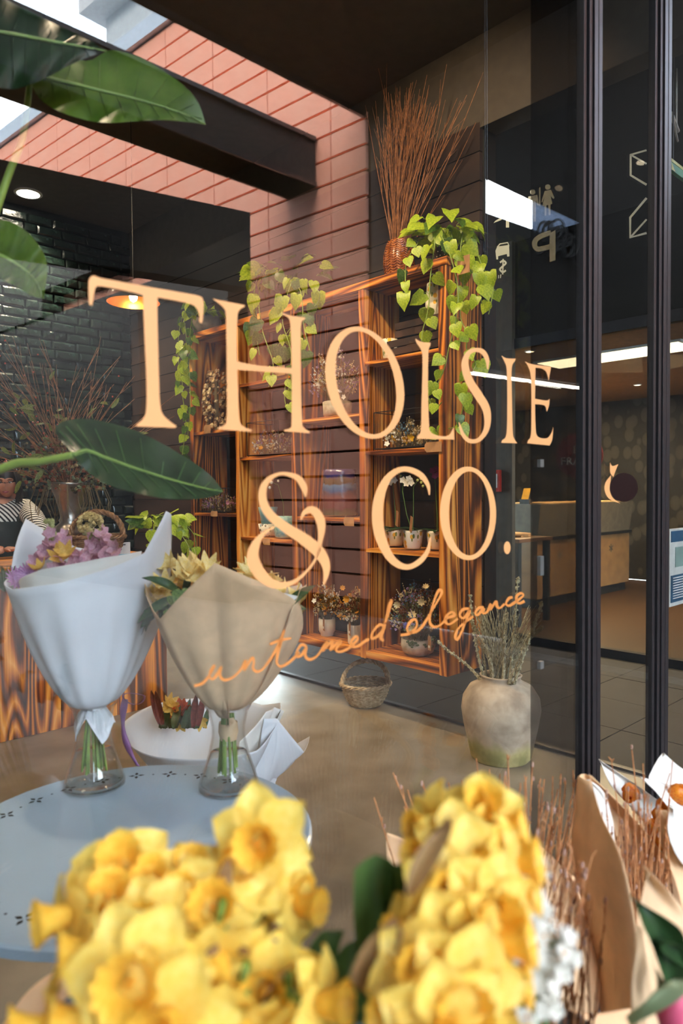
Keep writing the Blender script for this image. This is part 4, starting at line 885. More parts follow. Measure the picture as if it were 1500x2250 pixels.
# D, first level: small dark crates, a lemon cup and a lemon vase
CRW = mat('dark_crate_wood', '#4b2e20', .6, c2='#2c1a12', scale=8, stretch=(1, .2, 1))
def crate(label, c, w_, d_b, h_, rz=0):
    t = thing('wooden_crate', label, 'crate', c, rz)
    for a in (-1, 1):
        for k in range(2): obj('slat', MB().cbox((a*(d_b/2-.006), 0, .02+k*h_*.5+.005), (.010, w_, h_*.42)), CRW, t)
        for k in range(2): obj('end_slat', MB().cbox((0, a*(w_/2-.006), .02+k*h_*.5+.005), (d_b-.024, .010, h_*.42)), CRW, t)
        for b in (-1, 1): obj('corner_post', MB().cbox((a*(d_b/2-.018), b*(w_/2-.018), h_/2+.0), (.014, .014, h_)), CRW, t)
    obj('base', MB().box((-d_b/2+.012, -w_/2+.012, 0), (d_b/2-.012, w_/2-.012, .008)), CRW, t); return t
cz0 = shelfpt(930, 'D', 3, 3.50)
c1 = crate('dark wooden crate on the upper shelf of the window bay, lower of two', cz0+V((0, -.02, 0)), .42, .26, .10)
c2 = crate('dark wooden crate on the upper shelf of the window bay, upper of two', cz0+V((0, -.05, .106)), .36, .24, .10)
p = V((3.45, (ray(956, 700).y/ray(956, 700).x)*3.45, cz0.z+.208)); t = thing('lemon_vase', 'tall lemon-patterned ceramic vase on the stacked crates', 'vase', p)
pot_lathe(t, [(.05, 0), (.058, .01), (.060, .08), (.052, .17), (.050, .20), (.045, .20), (.045, .05), (0, .04)], LEM); 
p = shelfpt(858, 'D', 3, 3.44); t = thing('lemon_cup', 'lemon-patterned ceramic cup beside the dark crates', 'cup', p)
pot_lathe(t, [(.040, 0), (.046, .01), (.053, .125), (.048, .125), (.043, .02), (0, .015)], LEM)
# C: white pot with airy dried flowers, striped ceramic drum
p = shelfpt(742, 'C', 2, 3.48); t = thing('dried_arrangement', 'airy dried flowers in a white pot on the upper shelf of the second bay', 'flowers', p)
pot_lathe(t, [(.085, 0), (.10, .01), (.105, .10), (.098, .105), (.092, .02), (0, .02)], WBOWL)
posy(t, (0, 0, .08), .19, .42, [MAUVE, CREAM, RUSTF, WHITEF], 120, [(745, 860, .02, F_WHT), (755, 872, .02, F_WHT), (738, 878, .02, F_WHT), (762, 858, .02, F_WHT), (700, 825, .02, F_CRM)], spiky=.9, base_r=.08)
GL = mat('banded_glaze', '#6d4a4a', .18, coat=.6, bump=.6, scale=22); t_ = GL.node_tree; b_ = [n for n in t_.nodes if n.type == 'BSDF_PRINCIPLED'][0]
tc_ = t_.nodes.new('ShaderNodeTexCoord'); sx = t_.nodes.new('ShaderNodeSeparateXYZ'); nn = t_.nodes.new('ShaderNodeTexNoise'); nn.inputs['Scale'].default_value = 16; ad = t_.nodes.new('ShaderNodeMath'); ad.operation = 'MULTIPLY_ADD'; ad.inputs[1].default_value = .06
cr = t_.nodes.new('ShaderNodeValToRGB'); mr = t_.nodes.new('ShaderNodeMapRange'); mr.inputs['From Min'].default_value = .03; mr.inputs['From Max'].default_value = .35
t_.links.new(tc_.outputs['Object'], sx.inputs[0]); t_.links.new(tc_.outputs['Object'], nn.inputs['Vector']); t_.links.new(nn.outputs['Fac'], ad.inputs[0]); t_.links.new(sx.outputs[2], ad.inputs[2]); t_.links.new(ad.outputs[0], mr.inputs[0]); t_.links.new(mr.outputs[0], cr.inputs[0]); t_.links.new(cr.outputs[0], b_.inputs['Base Color'])
e = cr.color_ramp.elements; e[0].position = 0; e[0].color = (*lin('#4c5232'), 1); e[1].position = 1; e[1].color = (*lin('#4b4063'), 1)
for p_, c_ in ((.12, '#4a3c2b'), (.18, '#5e3434'), (.40, '#6b3f3c'), (.50, '#4f4050'), (.56, '#24507a'), (.66, '#3f6d90'), (.70, '#4c4026'), (.80, '#5a4930'), (.86, '#38356b')): k = e.new(p_); k.color = (*lin(c_), 1)
p = shelfpt(746, 'C', 1, 3.49); t = thing('ceramic_drum', 'large glossy ceramic vase banded in purple, blue and pink, second bay middle', 'vase', p)
obj('body', MB().lathe([(.128, 0), (.134, .01), (.130, .12), (.118, .30), (.117, .325), (.108, .325), (.115, .1), (.11, .02), (0, .02)], 40, cap=False, fn=lambda a, z: 1+.018*noise.noise(V((math.cos(a)*2, math.sin(a)*2, z*30)))), GL, t, smooth=True)
tag_('kraft tag below the banded ceramic vase', 766, 1146, XS0-.01, .10, .06)
# B: dishes, glass box, stacked glazed bowls
p = shelfpt(612, 'B', 3, 3.46); t = thing('clay_dish', 'shallow brown clay dish on the top inner shelf of the third bay', 'dish', p)
pot_lathe(t, [(.09, 0), (.12, .015), (.135, .05), (.128, .05), (.10, .015), (0, .012)], mat('clay_brown', '#8a5a3a', .6)); tag_('kraft tag below the clay dish', 615, 815, XS0-.01, .11, .07)
wirebox('flower_terrarium', 'glass box of dark dried flowers in the middle of the third bay', 602, 'B', 2, .40, .22, .26, [MAUVE, RUSTF, CREAM, WHITEF], [(573, 985, .02, F_OCH)], 90, 3.49)
TQ = mat('turquoise_glaze', '#5d9fa8', .25, c2='#9ec4bd', scale=30, coat=.5); TQ2 = mat('blue_grey_glaze', '#4a7d92', .3, c2='#6f8f8f', scale=26, coat=.4)
SPT = mat('spotted_glaze', '#d6d0bf', .3); t_ = SPT.node_tree; b_ = [n for n in t_.nodes if n.type == 'BSDF_PRINCIPLED'][0]; spots(t_, b_, '#d6d2c4', '#262626', '#3a6f84', 34, 30, .3)
for nm, lab, px, X, prof, mt_, dz in (('glazed_bowl', 'white bowl with dark dots and stripes, under the blue beaker in the third bay', 588, 3.47, [(.05, 0), (.062, .01), (.078, .095), (.072, .095), (.055, .02), (0, .018)], SPT, 0), ('glazed_beaker', 'flared blue-grey beaker standing in the dotted bowl', 588, 3.47, [(.034, 0), (.045, .02), (.060, .12), (.078, .205), (.071, .205), (.05, .1), (.04, .02), (0, .02)], TQ2, .03),
    ('glazed_pot', 'turquoise speckled pot at the right of the third bay', 622, 3.42, [(.058, 0), (.068, .01), (.082, .16), (.076, .16), (.06, .02), (0, .02)], TQ, 0)):
    p = shelfpt(px, 'B', 1, X); p.z += dz if dz == 0 else .022; t = thing(nm, lab, 'bowl' if 'bowl' in nm else 'pot', p); pot_lathe(t, prof, mt_)
    if nm == 'glazed_pot': obj('bud_stem', MB().tube([(0, 0, .02), (.01, .01, .25), (.0, .06, .40), (-.02, .12, .42)], .002, 4), GREENS, t); obj('buds', MB().blob((-.02, .12, .42), .014, 2, .1).blob((-.02, .14, .38), .012, 3, .1).blob((0, .06, .43), .01, 3, .1), WHITEF, t, kind='stuff')
    else: obj('foot_ring', MB().lathe([(prof[0][0], -.001), (prof[0][0]*.9, .003)], 24), mt_, t)
tag_('pale tag under the dotted bowl', 585, 1190, XS0-.01, .09, .05)
p = shelfpt(612, 'B', 0, 3.48); t = thing('dark_succulent', 'spiky grey-green plant in a dark pot at the bottom of the third bay', 'plant', p); pot_lathe(t, [(.07, 0), (.09, .12), (.082, .12), (0, .1)], bpy.data.materials['black_pot'])
for i in range(26): a = U_(0, 6.28); link('leaf', LONGLEAF, t, mat4=orient(V((math.cos(a)*.02, math.sin(a)*.02, .1)), V((math.cos(a)*.5, math.sin(a)*.5, U_(.6, 1.4))), V((math.cos(a), math.sin(a), 0)), U_(.14, .26)))
# A: dried wreath, wire cage of pink flowers
p = shelfpt(478, 'A', 2, 3.46); t = thing('dried_wreath', 'tall bunch of pale dried thistle and seed heads in the far bay', 'flowers', p)
WRB = mat('dried_beige', '#a88a66', .85, c2='#6f5238'); m = MB(); m2 = MB()
for i in range(170):
    z_ = U_(.02, .5); r = .10*(1-abs(z_-.24)/.4)+.02; a = U_(0, 6.28); c = V((math.cos(a)*r, math.sin(a)*r*1.2, z_)); (m if i % 3 else m2).blob(c, U_(.010, .024), i, .7, n=5, m=3)
obj('seed_heads', m, WRB, t, kind='stuff'); obj('pale_flowers', m2, CREAM, t, kind='stuff'); obj('stem_core', MB().tube([(0, 0, 0), (0, 0, .42)], .02, 6), DRYST, t)
tag_('kraft tag below the dried thistle bunch', 455, 943, XS0-.01, .10, .07)
wirebox('wire_cage', 'black wire cage of pink and cream flowers in the far bay', 487, 'A', 1, .40, .2, .20, [MAUVE, PINKF, CREAM, DRYG], [(500, 1105, .02, F_PNK), (488, 1112, .018, F_PNK)], 90, 3.47, glass=False)
tag_('kraft tag below the wire cage', 470, 1129, XS0-.01, .10, .045)

# ---------------------------------------------------------------- wicker
WICK = mat('pale_wicker', '#cdb794', .65, c2='#98825f', scale=40); WICKB = mat('brown_wicker', '#9c7650', .6, c2='#6f4d30', scale=40)
def wicker(t, Rt, Rb, Hh, rows, ribs, mt, sx=1.15, hr=None, hand_h=.2, hand_r=.011, ang=0):
    m = MB(); n = ribs*4
    for i in range(rows):
        s = i/(rows-1); r = Rb+(Rt-Rb)*math.sin(s*math.pi/2)**.8; z = .006+Hh*s
        m.tube([((r+.0035*math.cos(ribs*a/2*1.0+math.pi*(i % 2)))*math.cos(a)*sx, (r+.0035*math.cos(ribs*a/2+math.pi*(i % 2)))*math.sin(a), z) for a in [2*math.pi*k/n for k in range(n)]], Hh/rows*.50, 5, closed=True)
    obj('woven_body', m, mt, t, kind='stuff')
    m = MB()
    for k in range(ribs): 
        a = 2*math.pi*k/ribs; m.tube([((Rb+(Rt-Rb)*math.sin(s*math.pi/2)**.8)*math.cos(a)*sx, (Rb+(Rt-Rb)*math.sin(s*math.pi/2)**.8)*math.sin(a), Hh*s+.004) for s in (0, .3, .6, 1)], .003, 4)
    obj('ribs', m, mt, t, kind='stuff')
    obj('base', MB().lathe([(Rb, .0), (Rb, .008)], 24).xf(M.Diagonal((sx, 1, 1, 1))), mt, t)
    m = MB()
    for k in range(3): m.tube([((Rt+.008+.009*math.cos(9*a+k*2.09))*math.cos(a)*sx, (Rt+.008+.009*math.cos(9*a+k*2.09))*math.sin(a), Hh+.006+.009*math.sin(9*a+k*2.09)) for a in [2*math.pi*q/72 for q in range(72)]], .0065, 5, closed=True)
    obj('braided_rim', m, mt, t)
    m = MB()
    for k in range(3):
        pts = []
        for q in range(41):
            a = math.pi*q/40; r1 = Rt; c = V((r1*math.cos(a)*sx, 0, Hh-.01+hand_h*math.sin(a)**.75)); tw = a*11+k*2.09; pts.append(c+V((math.cos(tw)*hand_r*.75*abs(math.cos(a)), math.sin(tw)*hand_r*.75, math.cos(tw)*hand_r*.75*abs(math.sin(a)))))
        m.tube(pts, hand_r*.72, 5)
    h = obj('handle', m, mt, t); h.rotation_euler.z = ang
p = P(803, 1548, z=0); t = thing('wicker_basket', 'small pale wicker basket with a twisted handle on the concrete floor', 'basket', p+V((0, 0, .001)), math.radians(-30))
wicker(t, .148, .095, .145, 15, 22, WICK, 1.12, hand_h=.175, hand_r=.014)
obj('leaf_litter', MB().blob((0, 0, .05), .07, 3, .5, (1, 1, .2)), RUSTF, t)
# ---------------------------------------------------------------- stone urn with lichen branches
URN = mat('aged_urn', '#b0a89e', .9, bump=.5, scale=9); t_ = URN.node_tree; b_ = [n for n in t_.nodes if n.type == 'BSDF_PRINCIPLED'][0]; r_ = [n for n in t_.nodes if n.type == 'VALTORGB'][0]
r_.color_ramp.elements[0].color = (*lin('#948471'), 1); r_.color_ramp.elements[1].color = (*lin('#c4b39c'), 1)
tc_ = t_.nodes.new('ShaderNodeTexCoord'); sx = t_.nodes.new('ShaderNodeSeparateXYZ'); n2 = t_.nodes.new('ShaderNodeTexNoise'); n2.inputs['Scale'].default_value = 7; n2.inputs['Detail'].default_value = 6
ad = t_.nodes.new('ShaderNodeMath'); ad.operation = 'MULTIPLY_ADD'; ad.inputs[1].default_value = .22; mr = t_.nodes.new('ShaderNodeMapRange'); mr.inputs['From Min'].default_value = .245; mr.inputs['From Max'].default_value = .19
t_.links.new(tc_.outputs['Object'], sx.inputs[0]); t_.links.new(tc_.outputs['Object'], n2.inputs['Vector']); t_.links.new(n2.outputs['Fac'], ad.inputs[0]); t_.links.new(sx.outputs[2], ad.inputs[2]); t_.links.new(ad.outputs[0], mr.inputs[0])
r2 = t_.nodes.new('ShaderNodeValToRGB'); r2.color_ramp.elements[0].color = (*lin('#97925c'), 1); r2.color_ramp.elements[0].position = .4; r2.color_ramp.elements[1].color = (*lin('#cfc084'), 1); r2.color_ramp.elements[1].position = .6; t_.links.new(n2.outputs['Fac'], r2.inputs[0])
mx = t_.nodes.new('ShaderNodeMixRGB'); t_.links.new(mr.outputs[0], mx.inputs[0]); t_.links.new(r_.outputs[0], mx.inputs[1]); t_.links.new(r2.outputs[0], mx.inputs[2]); t_.links.new(mx.outputs[0], b_.inputs['Base Color'])
pu = P(1100, 1664, z=0); t = thing('stone_urn', 'large weathered grey urn with a mossy yellow base, full of lichen-covered branches', 'urn', pu)
obj('urn_body', MB().lathe([(.155, 0), (.168, .015), (.185, .10), (.208, .20), (.220, .28), (.212, .345), (.175, .405), (.125, .432), (.108, .442), (.112, .462), (.118, .47), (.098, .47), (.09, .44), (.12, .40), (0, .38)], 56, cap=False, fn=lambda a, z: 1+.008*noise.noise(V((math.cos(a)*2, math.sin(a)*2, z*8)))), URN, t, smooth=True)
LICH = mat('lichen_bark', '#bdb898', .95, c2='#857b5e', scale=60, bump=.8)
tips = [P(U_(1035, 1190), 1330+abs(U_(-1, 1))**1.5*95, X=pu.x+U_(-.12, .12))-pu for _ in range(80)]
twigs(t, (0, 0, .36), tips, LICH, .0035, .0015, .12, side=3, spread=.06, k=6)
m = MB()
for path in ([(1085, 1505), (1075, 1440), (1050, 1390), (1035, 1365)], [(1060, 1500), (1030, 1465), (985, 1430), (962, 1410)], [(1120, 1500), (1125, 1430), (1133, 1340), (1137, 1270)], [(1130, 1500), (1150, 1440), (1175, 1370), (1188, 1325)], [(1105, 1505), (1108, 1440), (1110, 1380), (1112, 1350)], [(1065, 1500), (1050, 1440), (1040, 1380), (1033, 1310)], [(1120, 1500), (1140, 1450), (1160, 1400), (1190, 1380)]):
    pts = [P(a, b, X=pu.x-.07)-pu for a, b in path]; pts = [V(q) for q in cat([tuple(q) for q in pts], 5)]; m.tube([(0, 0, .40)]+pts, [.009]+[.009-.006*i/len(pts) for i in range(len(pts))], 6)
    for i, q in enumerate(pts):
        for k in range(7): m.blob(q+rv(.007), U_(.004, .0085), i*7+k, .8, n=4, m=3)
obj('lichen_branches', m, LICH, t, kind='stuff')
# ================================================================ on and behind the counter
CT = 1.062
def onc(px, Y=4.85): r = ray(px, 1085); return V((r.x/r.y*Y, Y, CT))
SILV = mat('tarnished_silver', '#a39a90', .33, metal=.85, var=.3, scale=10, bump=.1)
p = onc(153, 5.02); t = thing('silver_urn', 'tarnished silver trumpet urn of wild branches and dried hydrangea on the counter', 'urn', p)
obj('urn_body', MB().lathe([(.085, 0), (.085, .02), (.04, .04), (.03, .07), (.05, .10), (.105, .135), (.122, .17), (.11, .20), (.07, .235), (.078, .25), (.066, .27), (.075, .33), (.10, .42), (.135, .50), (.15, .52), (.135, .515), (.08, .38), (0, .3)], 40, cap=False), SILV, t, smooth=True)
m = [MB() for _ in range(4)]; st = MB()
for i in range(800):
    a = U_(0, 6.28); rr = U_(.05, .34)*(1.25 if math.cos(a) > 0 else 1); z = .50+U_(-.05, .42)*(1-rr*1.0)
    m[i % 4].blob((math.cos(a)*rr, math.sin(a)*rr*.7, z), U_(.006, .017), i, .9, n=5, m=3)
for mm, c_ in zip(m, (DRYG, SAGE, mat('dark_moss', '#3f3a22', .9, c2='#221d12'), RUSTF)): obj('dried_heads', mm, c_, t, kind='stuff')
tips = [V((U_(-.7, .75), U_(-.3, .3), .55+U_(.1, 1.0))) for _ in range(60)]+[V((.85, 0, 1.05)), V((.7, .1, .75)), V((-.6, 0, 1.2)), V((.35, 0, 1.25))]
twigs(t, (0, 0, .45), tips, TWIG, .004, .0014, .3, side=4, spread=.05, k=6)
m = MB(); 
for i in range(60): tp_ = rnd.choice(tips); m.blob(V((0, 0, .45))+(tp_-V((0, 0, .45)))*U_(.4, .95)+rv(.05), .0065, i, .1, n=5, m=4)
obj('berries', m, mat('red_berry', '#b5381c', .35), t, kind='stuff')
for i in range(60):
    tp_ = rnd.choice(tips); c = V((0, 0, .45))+(tp_-V((0, 0, .45)))*U_(.35, .8)+rv(.06); link('leaf', SMLEAF if i else (SMLEAF := strap(1, .17, .3, 5).mesh('leaf', leafmat('olive_leaf', '#77803a', '#4f5a28', .6, .3), True)), t, mat4=orient(c, rv(1), OUTW+rv(.6), U_(.07, .12)))
m = MB()
for i in range(40): a = U_(0, 6.28); r = U_(.1, .25); m.tube([(math.cos(a)*r, math.sin(a)*r, .5), (math.cos(a)*r*1.2, math.sin(a)*r*1.2, .38), (math.cos(a)*r*1.2+U_(-.05, .05), math.sin(a)*r*1.2, .22+U_(0, .1))], .003, 4)
obj('hanging_moss', m, DRYST, t, kind='stuff')
p = onc(212, 4.70); t = thing('wicker_basket', 'brown wicker basket with an arched twisted handle on the counter', 'basket', p, math.radians(-38)); wicker(t, .155, .115, .14, 13, 20, WICKB, 1.12, hand_h=.185, hand_r=.015)
p2 = p+V((-.06, -.03, .16)); t = thing('dried_hydrangea', 'cream dried flower ball resting inside the arched basket handle', 'flowers', p2); m = MB()
for i in range(110): d = rv(1).normalized(); m.blob(d*.075+V((0, 0, .075)), U_(.012, .019), i, .5, n=5, m=4)
obj('florets', m, leafmat('hydrangea_cream', '#e3d6a0', '#c4b478', .7, .2), t, kind='stuff'); obj('stalk', MB().tube([(0, 0, .03), (0, 0, -.10)], .006, 5), DRYST, t)
p = onc(352, 4.78); t = thing('counter_pothos', 'bushy lime pothos in a pale blue mottled pot on the counter end', 'plant', p)
pot_lathe(t, [(.06, 0), (.075, .01), (.088, .17), (.08, .17), (.07, .02), (0, .02)], mat('mottled_blue_pot', '#9fb3b8', .5, c2='#6c8794', scale=24)); obj('soil', MB().lathe([(.08, .15), (0, .16)], 18), SOIL, t)
fv = V((-.55, -.75, 0))
pothos(t, [[V((0, 0, .17)), V((.10, -.05, .22)), V((.17, -.12, .08)), V((.18, -.14, -.08)), V((.16, -.16, -.25))], [V((0, 0, .17)), V((.0, -.12, .22)), V((.05, -.30, .06)), V((.06, -.32, -.12)), V((.08, -.32, -.28))], [V((0, 0, .17)), V((-.10, -.10, .20)), V((-.16, -.12, .05))], [V((0, 0, .17)), V((.14, .02, .24)), V((.26, -.04, .12)), V((.26, -.06, -.05))]], 34, (0, -.02, .21), .16, .105, .06, .1)
p = onc(268, 4.62); t = thing('small_card', 'small white packet with a blue edge beside the basket on the counter', 'packet', p); obj('packet', MB().box((-.06, -.01, 0), (.05, .01, .10)), W_, t); obj('blue_edge', MB().box((-.06, -.012, .0), (.05, -.01, .02)), mat('cyan_edge', '#3d9cb5', .5), t); obj('hang_hole', MB().box((-.01, -.0115, .08), (.015, -.0101, .088)), BLK, t)
# pendant lamp
pl = P(293, 665, Y=4.75); t = thing('pendant_lamp', 'black domed pendant lamp with gold lining and a glowing bulb, above the counter', 'lamp', pl)
GOLD = mat('brushed_gold', '#d08a3c', .3, metal=.8, bump=.05)
dome = [(.185*math.sin(a), .155*math.cos(a)) for a in [math.pi/2*k/10 for k in range(10, -1, -1)]]
obj('shade', MB().lathe([(r+.003, z+.003) for r, z in dome], 40, cap=False), mat('black_gloss_shade', '#1b1a1a', .2, bump=0), t, smooth=True); obj('shade_lining', MB().lathe(dome, 40, cap=False), GOLD, t, smooth=True)
obj('bulb', MB().lathe([(0, -.0), (.022, .015), (.03, .04), (.022, .065), (.012, .08)], 16, cap=False), emitmat('bulb_glow', (1, .72, .38), 40), t, smooth=True); obj('socket', MB().tube([(0, 0, .08), (0, 0, .15)], .016, 10), BLK, t)
obj('cable', MB().tube([(0, 0, .155), (0, 0, ZC-pl.z)], .0035, 5), BLK, t); lamp('pendant_bulb', 'POINT', pl+V((0, 0, .02)), 9, (1, .66, .34), .03)
# ================================================================ the florist
SKIN = mat('skin', '#c98f72', .5, var=.06, sub=.15, bump=.03); HAIRM = mat('dark_hair', '#1f1614', .45, c2='#120c0b', scale=60, stretch=(1, 1, .1))
def skinned(name, nodes, edges, mt, parent, sub=2, root=0):
    me = bpy.data.meshes.new(name); me.from_pydata([n[0] for n in nodes], edges, []); me.materials.append(mt); o = link(name, me, parent)
    m = o.modifiers.new('k', 'SKIN'); m.use_smooth_shade = True
    for i, n in enumerate(nodes):
        r = n[1]; o.data.skin_vertices[0].data[i].radius = r if isinstance(r, tuple) else (r, r); o.data.skin_vertices[0].data[i].use_root = (i == root)
    s = o.modifiers.new('u', 'SUBSURF'); s.levels = s.render_levels = sub; return o
hd = P(14, 1058, Y=5.45)          # centre of the face
pb = V((hd.x-.06, 5.62, 0)); pr = thing('person', 'woman with dark hair in a striped blouse and dark apron leaning over the counter', 'person', pb)
h = hd-pb
STRI = mat('striped_blouse', '#e8e4da', .7, bump=.1); t_ = STRI.node_tree; b_ = [n for n in t_.nodes if n.type == 'BSDF_PRINCIPLED'][0]; tc_ = t_.nodes.new('ShaderNodeTexCoord'); wv = t_.nodes.new('ShaderNodeTexWave'); wv.inputs['Scale'].default_value = 15; wv.inputs['Distortion'].default_value = 2.2; wv.inputs['Detail Scale'].default_value = .6; wv.bands_direction = 'DIAGONAL'
cr = t_.nodes.new('ShaderNodeValToRGB'); cr.color_ramp.interpolation = 'CONSTANT'; cr.color_ramp.elements[0].color = (*lin('#1d1c20'), 1); cr.color_ramp.elements[1].position = .45; cr.color_ramp.elements[1].color = (*lin('#e6e0d4'), 1)
t_.links.new(tc_.outputs['Object'], wv.inputs['Vector']); t_.links.new(wv.outputs['Fac'], cr.inputs[0]); t_.links.new(cr.outputs[0], b_.inputs['Base Color'])
APR = mat('dark_teal_apron', '#16211f', .7)
neck = V((h.x-.01, h.y+.05, h.z-.12)); chest = V((h.x-.03, h.y+.10, h.z-.34)); waist = V((h.x-.04, h.y+.14, .98))
shR = V((h.x+.16, h.y+.08, h.z-.20)); elR = P(75, 1135, Y=5.30)-pb; wrR = P(108, 1195, Y=5.0)-pb
shL = V((h.x-.22, h.y+.05, h.z-.20)); elL = V((h.x-.30, h.y-.05, h.z-.50)); wrL = V((h.x-.12, h.y-.30, 1.12))
body = skinned('body', [(waist, (.15, .10)), (chest, (.16, .11)), (V((h.x-.02, h.y+.07, h.z-.20)), (.12, .08)), (neck, .052), (V((h.x, h.y+.03, h.z-.06)), .06), (shR, .062), (elR, .047), (wrR, .030), (shL, .062), (elL, .045), (wrL, .030), (V((h.x-.13, h.y+.16, .85)), .10), (V((h.x+.06, h.y+.16, .85)), .10), (V((h.x-.13, h.y+.14, .48)), .065), (V((h.x+.07, h.y+.14, .48)), .065), (V((h.x-.13, h.y+.16, .08)), .04), (V((h.x+.07, h.y+.16, .08)), .04), (V((h.x-.13, h.y+.04, .035)), .035), (V((h.x+.07, h.y+.04, .035)), .035)],
    [(0, 1), (1, 2), (2, 3), (3, 4), (2, 5), (5, 6), (6, 7), (2, 8), (8, 9), (9, 10), (0, 11), (0, 12), (11, 13), (12, 14), (13, 15), (14, 16), (15, 17), (16, 18)], SKIN, pr)
# head: shaped grid with brow, nose, lips and chin; local front is -Y
def headpt(u, v):
    a = 2*math.pi*u; el = math.pi*(v-.5); x = math.cos(el)*math.sin(a)*.074; y = -math.cos(el)*math.cos(a)*.092; z = math.sin(el)*.118
    f_ = max(0, math.cos(a)) if True else 0; zz = z/.118
    if zz < 0: x *= 1-.22*(-zz)**1.3; y += .012*(-zz) if y < 0 else -.02*(-zz)
    g = lambda cx, cz, sx_, sz_: math.exp(-((x-cx)/sx_)**2-((z-cz)/sz_)**2)
    if y < 0:
        y -= .022*g(0, -.022, .011, .016)+.012*g(0, .0, .008, .03)+.009*g(0, -.055, .022, .010)+.010*g(0, -.092, .02, .018)+.006*g(0, .035, .05, .012)
        y += .012*g(.030, .012, .016, .011)+.012*g(-.030, .012, .016, .011); y -= .006*g(.045, -.02, .02, .025)+.006*g(-.045, -.02, .02, .025)
    return (x, y, z)
hm = M.Translation(h) @ M.Rotation(math.radians(-24), 4, 'Z') @ M.Rotation(math.radians(14), 4, 'X')
obj('head', MB().grid(headpt, 48, 36), SKIN, pr, smooth=True, mat4=hm)
LIP = mat('lips', '#a8555a', .4, bump=0)
obj('lips', MB().tube([(-.022, -.088, -.054), (-.008, -.0995, -.050), (0, -.1005, -.052), (.008, -.0995, -.050), (.022, -.088, -.054)], [.0015, .004, .0035, .004, .0015], 6).tube([(-.02, -.089, -.057), (0, -.0995, -.061), (.02, -.089, -.057)], [.0015, .0045, .0015], 6), LIP, pr, smooth=True, mat4=hm)
EW = mat('eye_white', '#e4ddd2', .2, bump=0); IR = mat('dark_iris', '#2a1a12', .15, bump=0)
for s in (-1, 1):
    obj('eye', MB().blob((s*.030, -.072, .012), .0125, 1, 0, (1.15, .8, .7), 12, 8), EW, pr, smooth=True, mat4=hm); obj('iris', MB().blob((s*.030, -.0795, .011), .0052, 1, 0, (1, .7, 1), 10, 6), IR, pr, smooth=True, mat4=hm)
    obj('eyelid', MB().tube([(s*.014, -.079, .014), (s*.030, -.085, .0215), (s*.046, -.072, .015)], .0022, 5), HAIRM, pr, mat4=hm); obj('eyebrow', MB().tube([(s*.012, -.089, .028), (s*.030, -.090, .036), (s*.050, -.072, .030)], [.002, .0032, .0015], 5), HAIRM, pr, mat4=hm)
    obj('ear', MB().blob((s*.074, .005, -.004), .016, 2, .1, (.4, .8, 1.4), 8, 6), SKIN, pr, smooth=True, mat4=hm)
m = MB().grid(lambda u, v: tuple(V(headpt(u, .5+.5*v))*1.0 + V(headpt(u, .5+.5*v)).normalized()*.012 + V((0, .016, .010))), 36, 14)
obj('hair', m, HAIRM, pr, smooth=True, mat4=hm)
m = MB()
for i in range(150):
    a = U_(.9, 5.4); x0, y0 = math.sin(a)*.085, -math.cos(a)*.10; m.tube([(x0*.8, y0*.8+.01, .085), (x0*1.08, y0*1.05+.01, .02), (x0*1.15, y0*1.1+.02, -.07), (x0*1.05+U_(-.02, .02), y0*1.1+.02, -.14+U_(-.03, .03))], [.007, .009, .008, .003], 4)
obj('hair_strands', m, HAIRM, pr, smooth=True, kind='stuff', mat4=hm)
obj('hair_band', MB().tube([(-.078, .0, .06), (-.05, -.03, .115), (0, -.04, .135), (.05, -.03, .115), (.078, .0, .06)], .006, 6), BLK, pr, mat4=hm)
# blouse and apron over the body
skinned('blouse', [(V((chest.x, chest.y, chest.z-.15)), (.175, .125)), (chest, (.18, .13)), (V((h.x-.02, h.y+.07, h.z-.195)), (.13, .09)), (shR, .082), (shR*.5+elR*.5+V((0, 0, -.02)), .088), (elR+V((0, 0, -.01)), .078), (elR*.45+wrR*.55, .062), (elR*.15+wrR*.85, .038), (shL, .082), (elL, .075), (elL*.3+wrL*.7, .05)], [(0, 1), (1, 2), (2, 3), (3, 4), (4, 5), (5, 6), (6, 7), (2, 8), (8, 9), (9, 10)], STRI, pr)
obj('apron', MB().grid(lambda u, v: (chest.x+(.17+.03*(1-v))*math.sin((u-.5)*2.6), chest.y-.015-(.155+.02*(1-v))*math.cos((u-.5)*2.6), .45+(chest.z-.40)*v), 16, 12), APR, pr, smooth=True, solid=.006)
obj('apron_strap', MB().tube([(chest.x-.10, chest.y-.14, chest.z+.04), (chest.x-.08, chest.y-.05, chest.z+.17), (chest.x-.05, chest.y+.06, chest.z+.16)], .012, 6), APR, pr); obj('apron_strap', MB().tube([(chest.x+.10, chest.y-.14, chest.z+.04), (chest.x+.10, chest.y-.05, chest.z+.17), (chest.x+.07, chest.y+.06, chest.z+.16)], .012, 6), APR, pr)
skinned('trousers', [(V((h.x-.04, h.y+.15, .92)), (.17, .12)), (V((h.x-.13, h.y+.16, .80)), .11), (V((h.x+.06, h.y+.16, .80)), .11), (V((h.x-.13, h.y+.14, .48)), .08), (V((h.x+.07, h.y+.14, .48)), .08), (V((h.x-.13, h.y+.16, .10)), .055), (V((h.x+.07, h.y+.16, .10)), .055)], [(0, 1), (0, 2), (1, 3), (2, 4), (3, 5), (4, 6)], BLK, pr, 1)
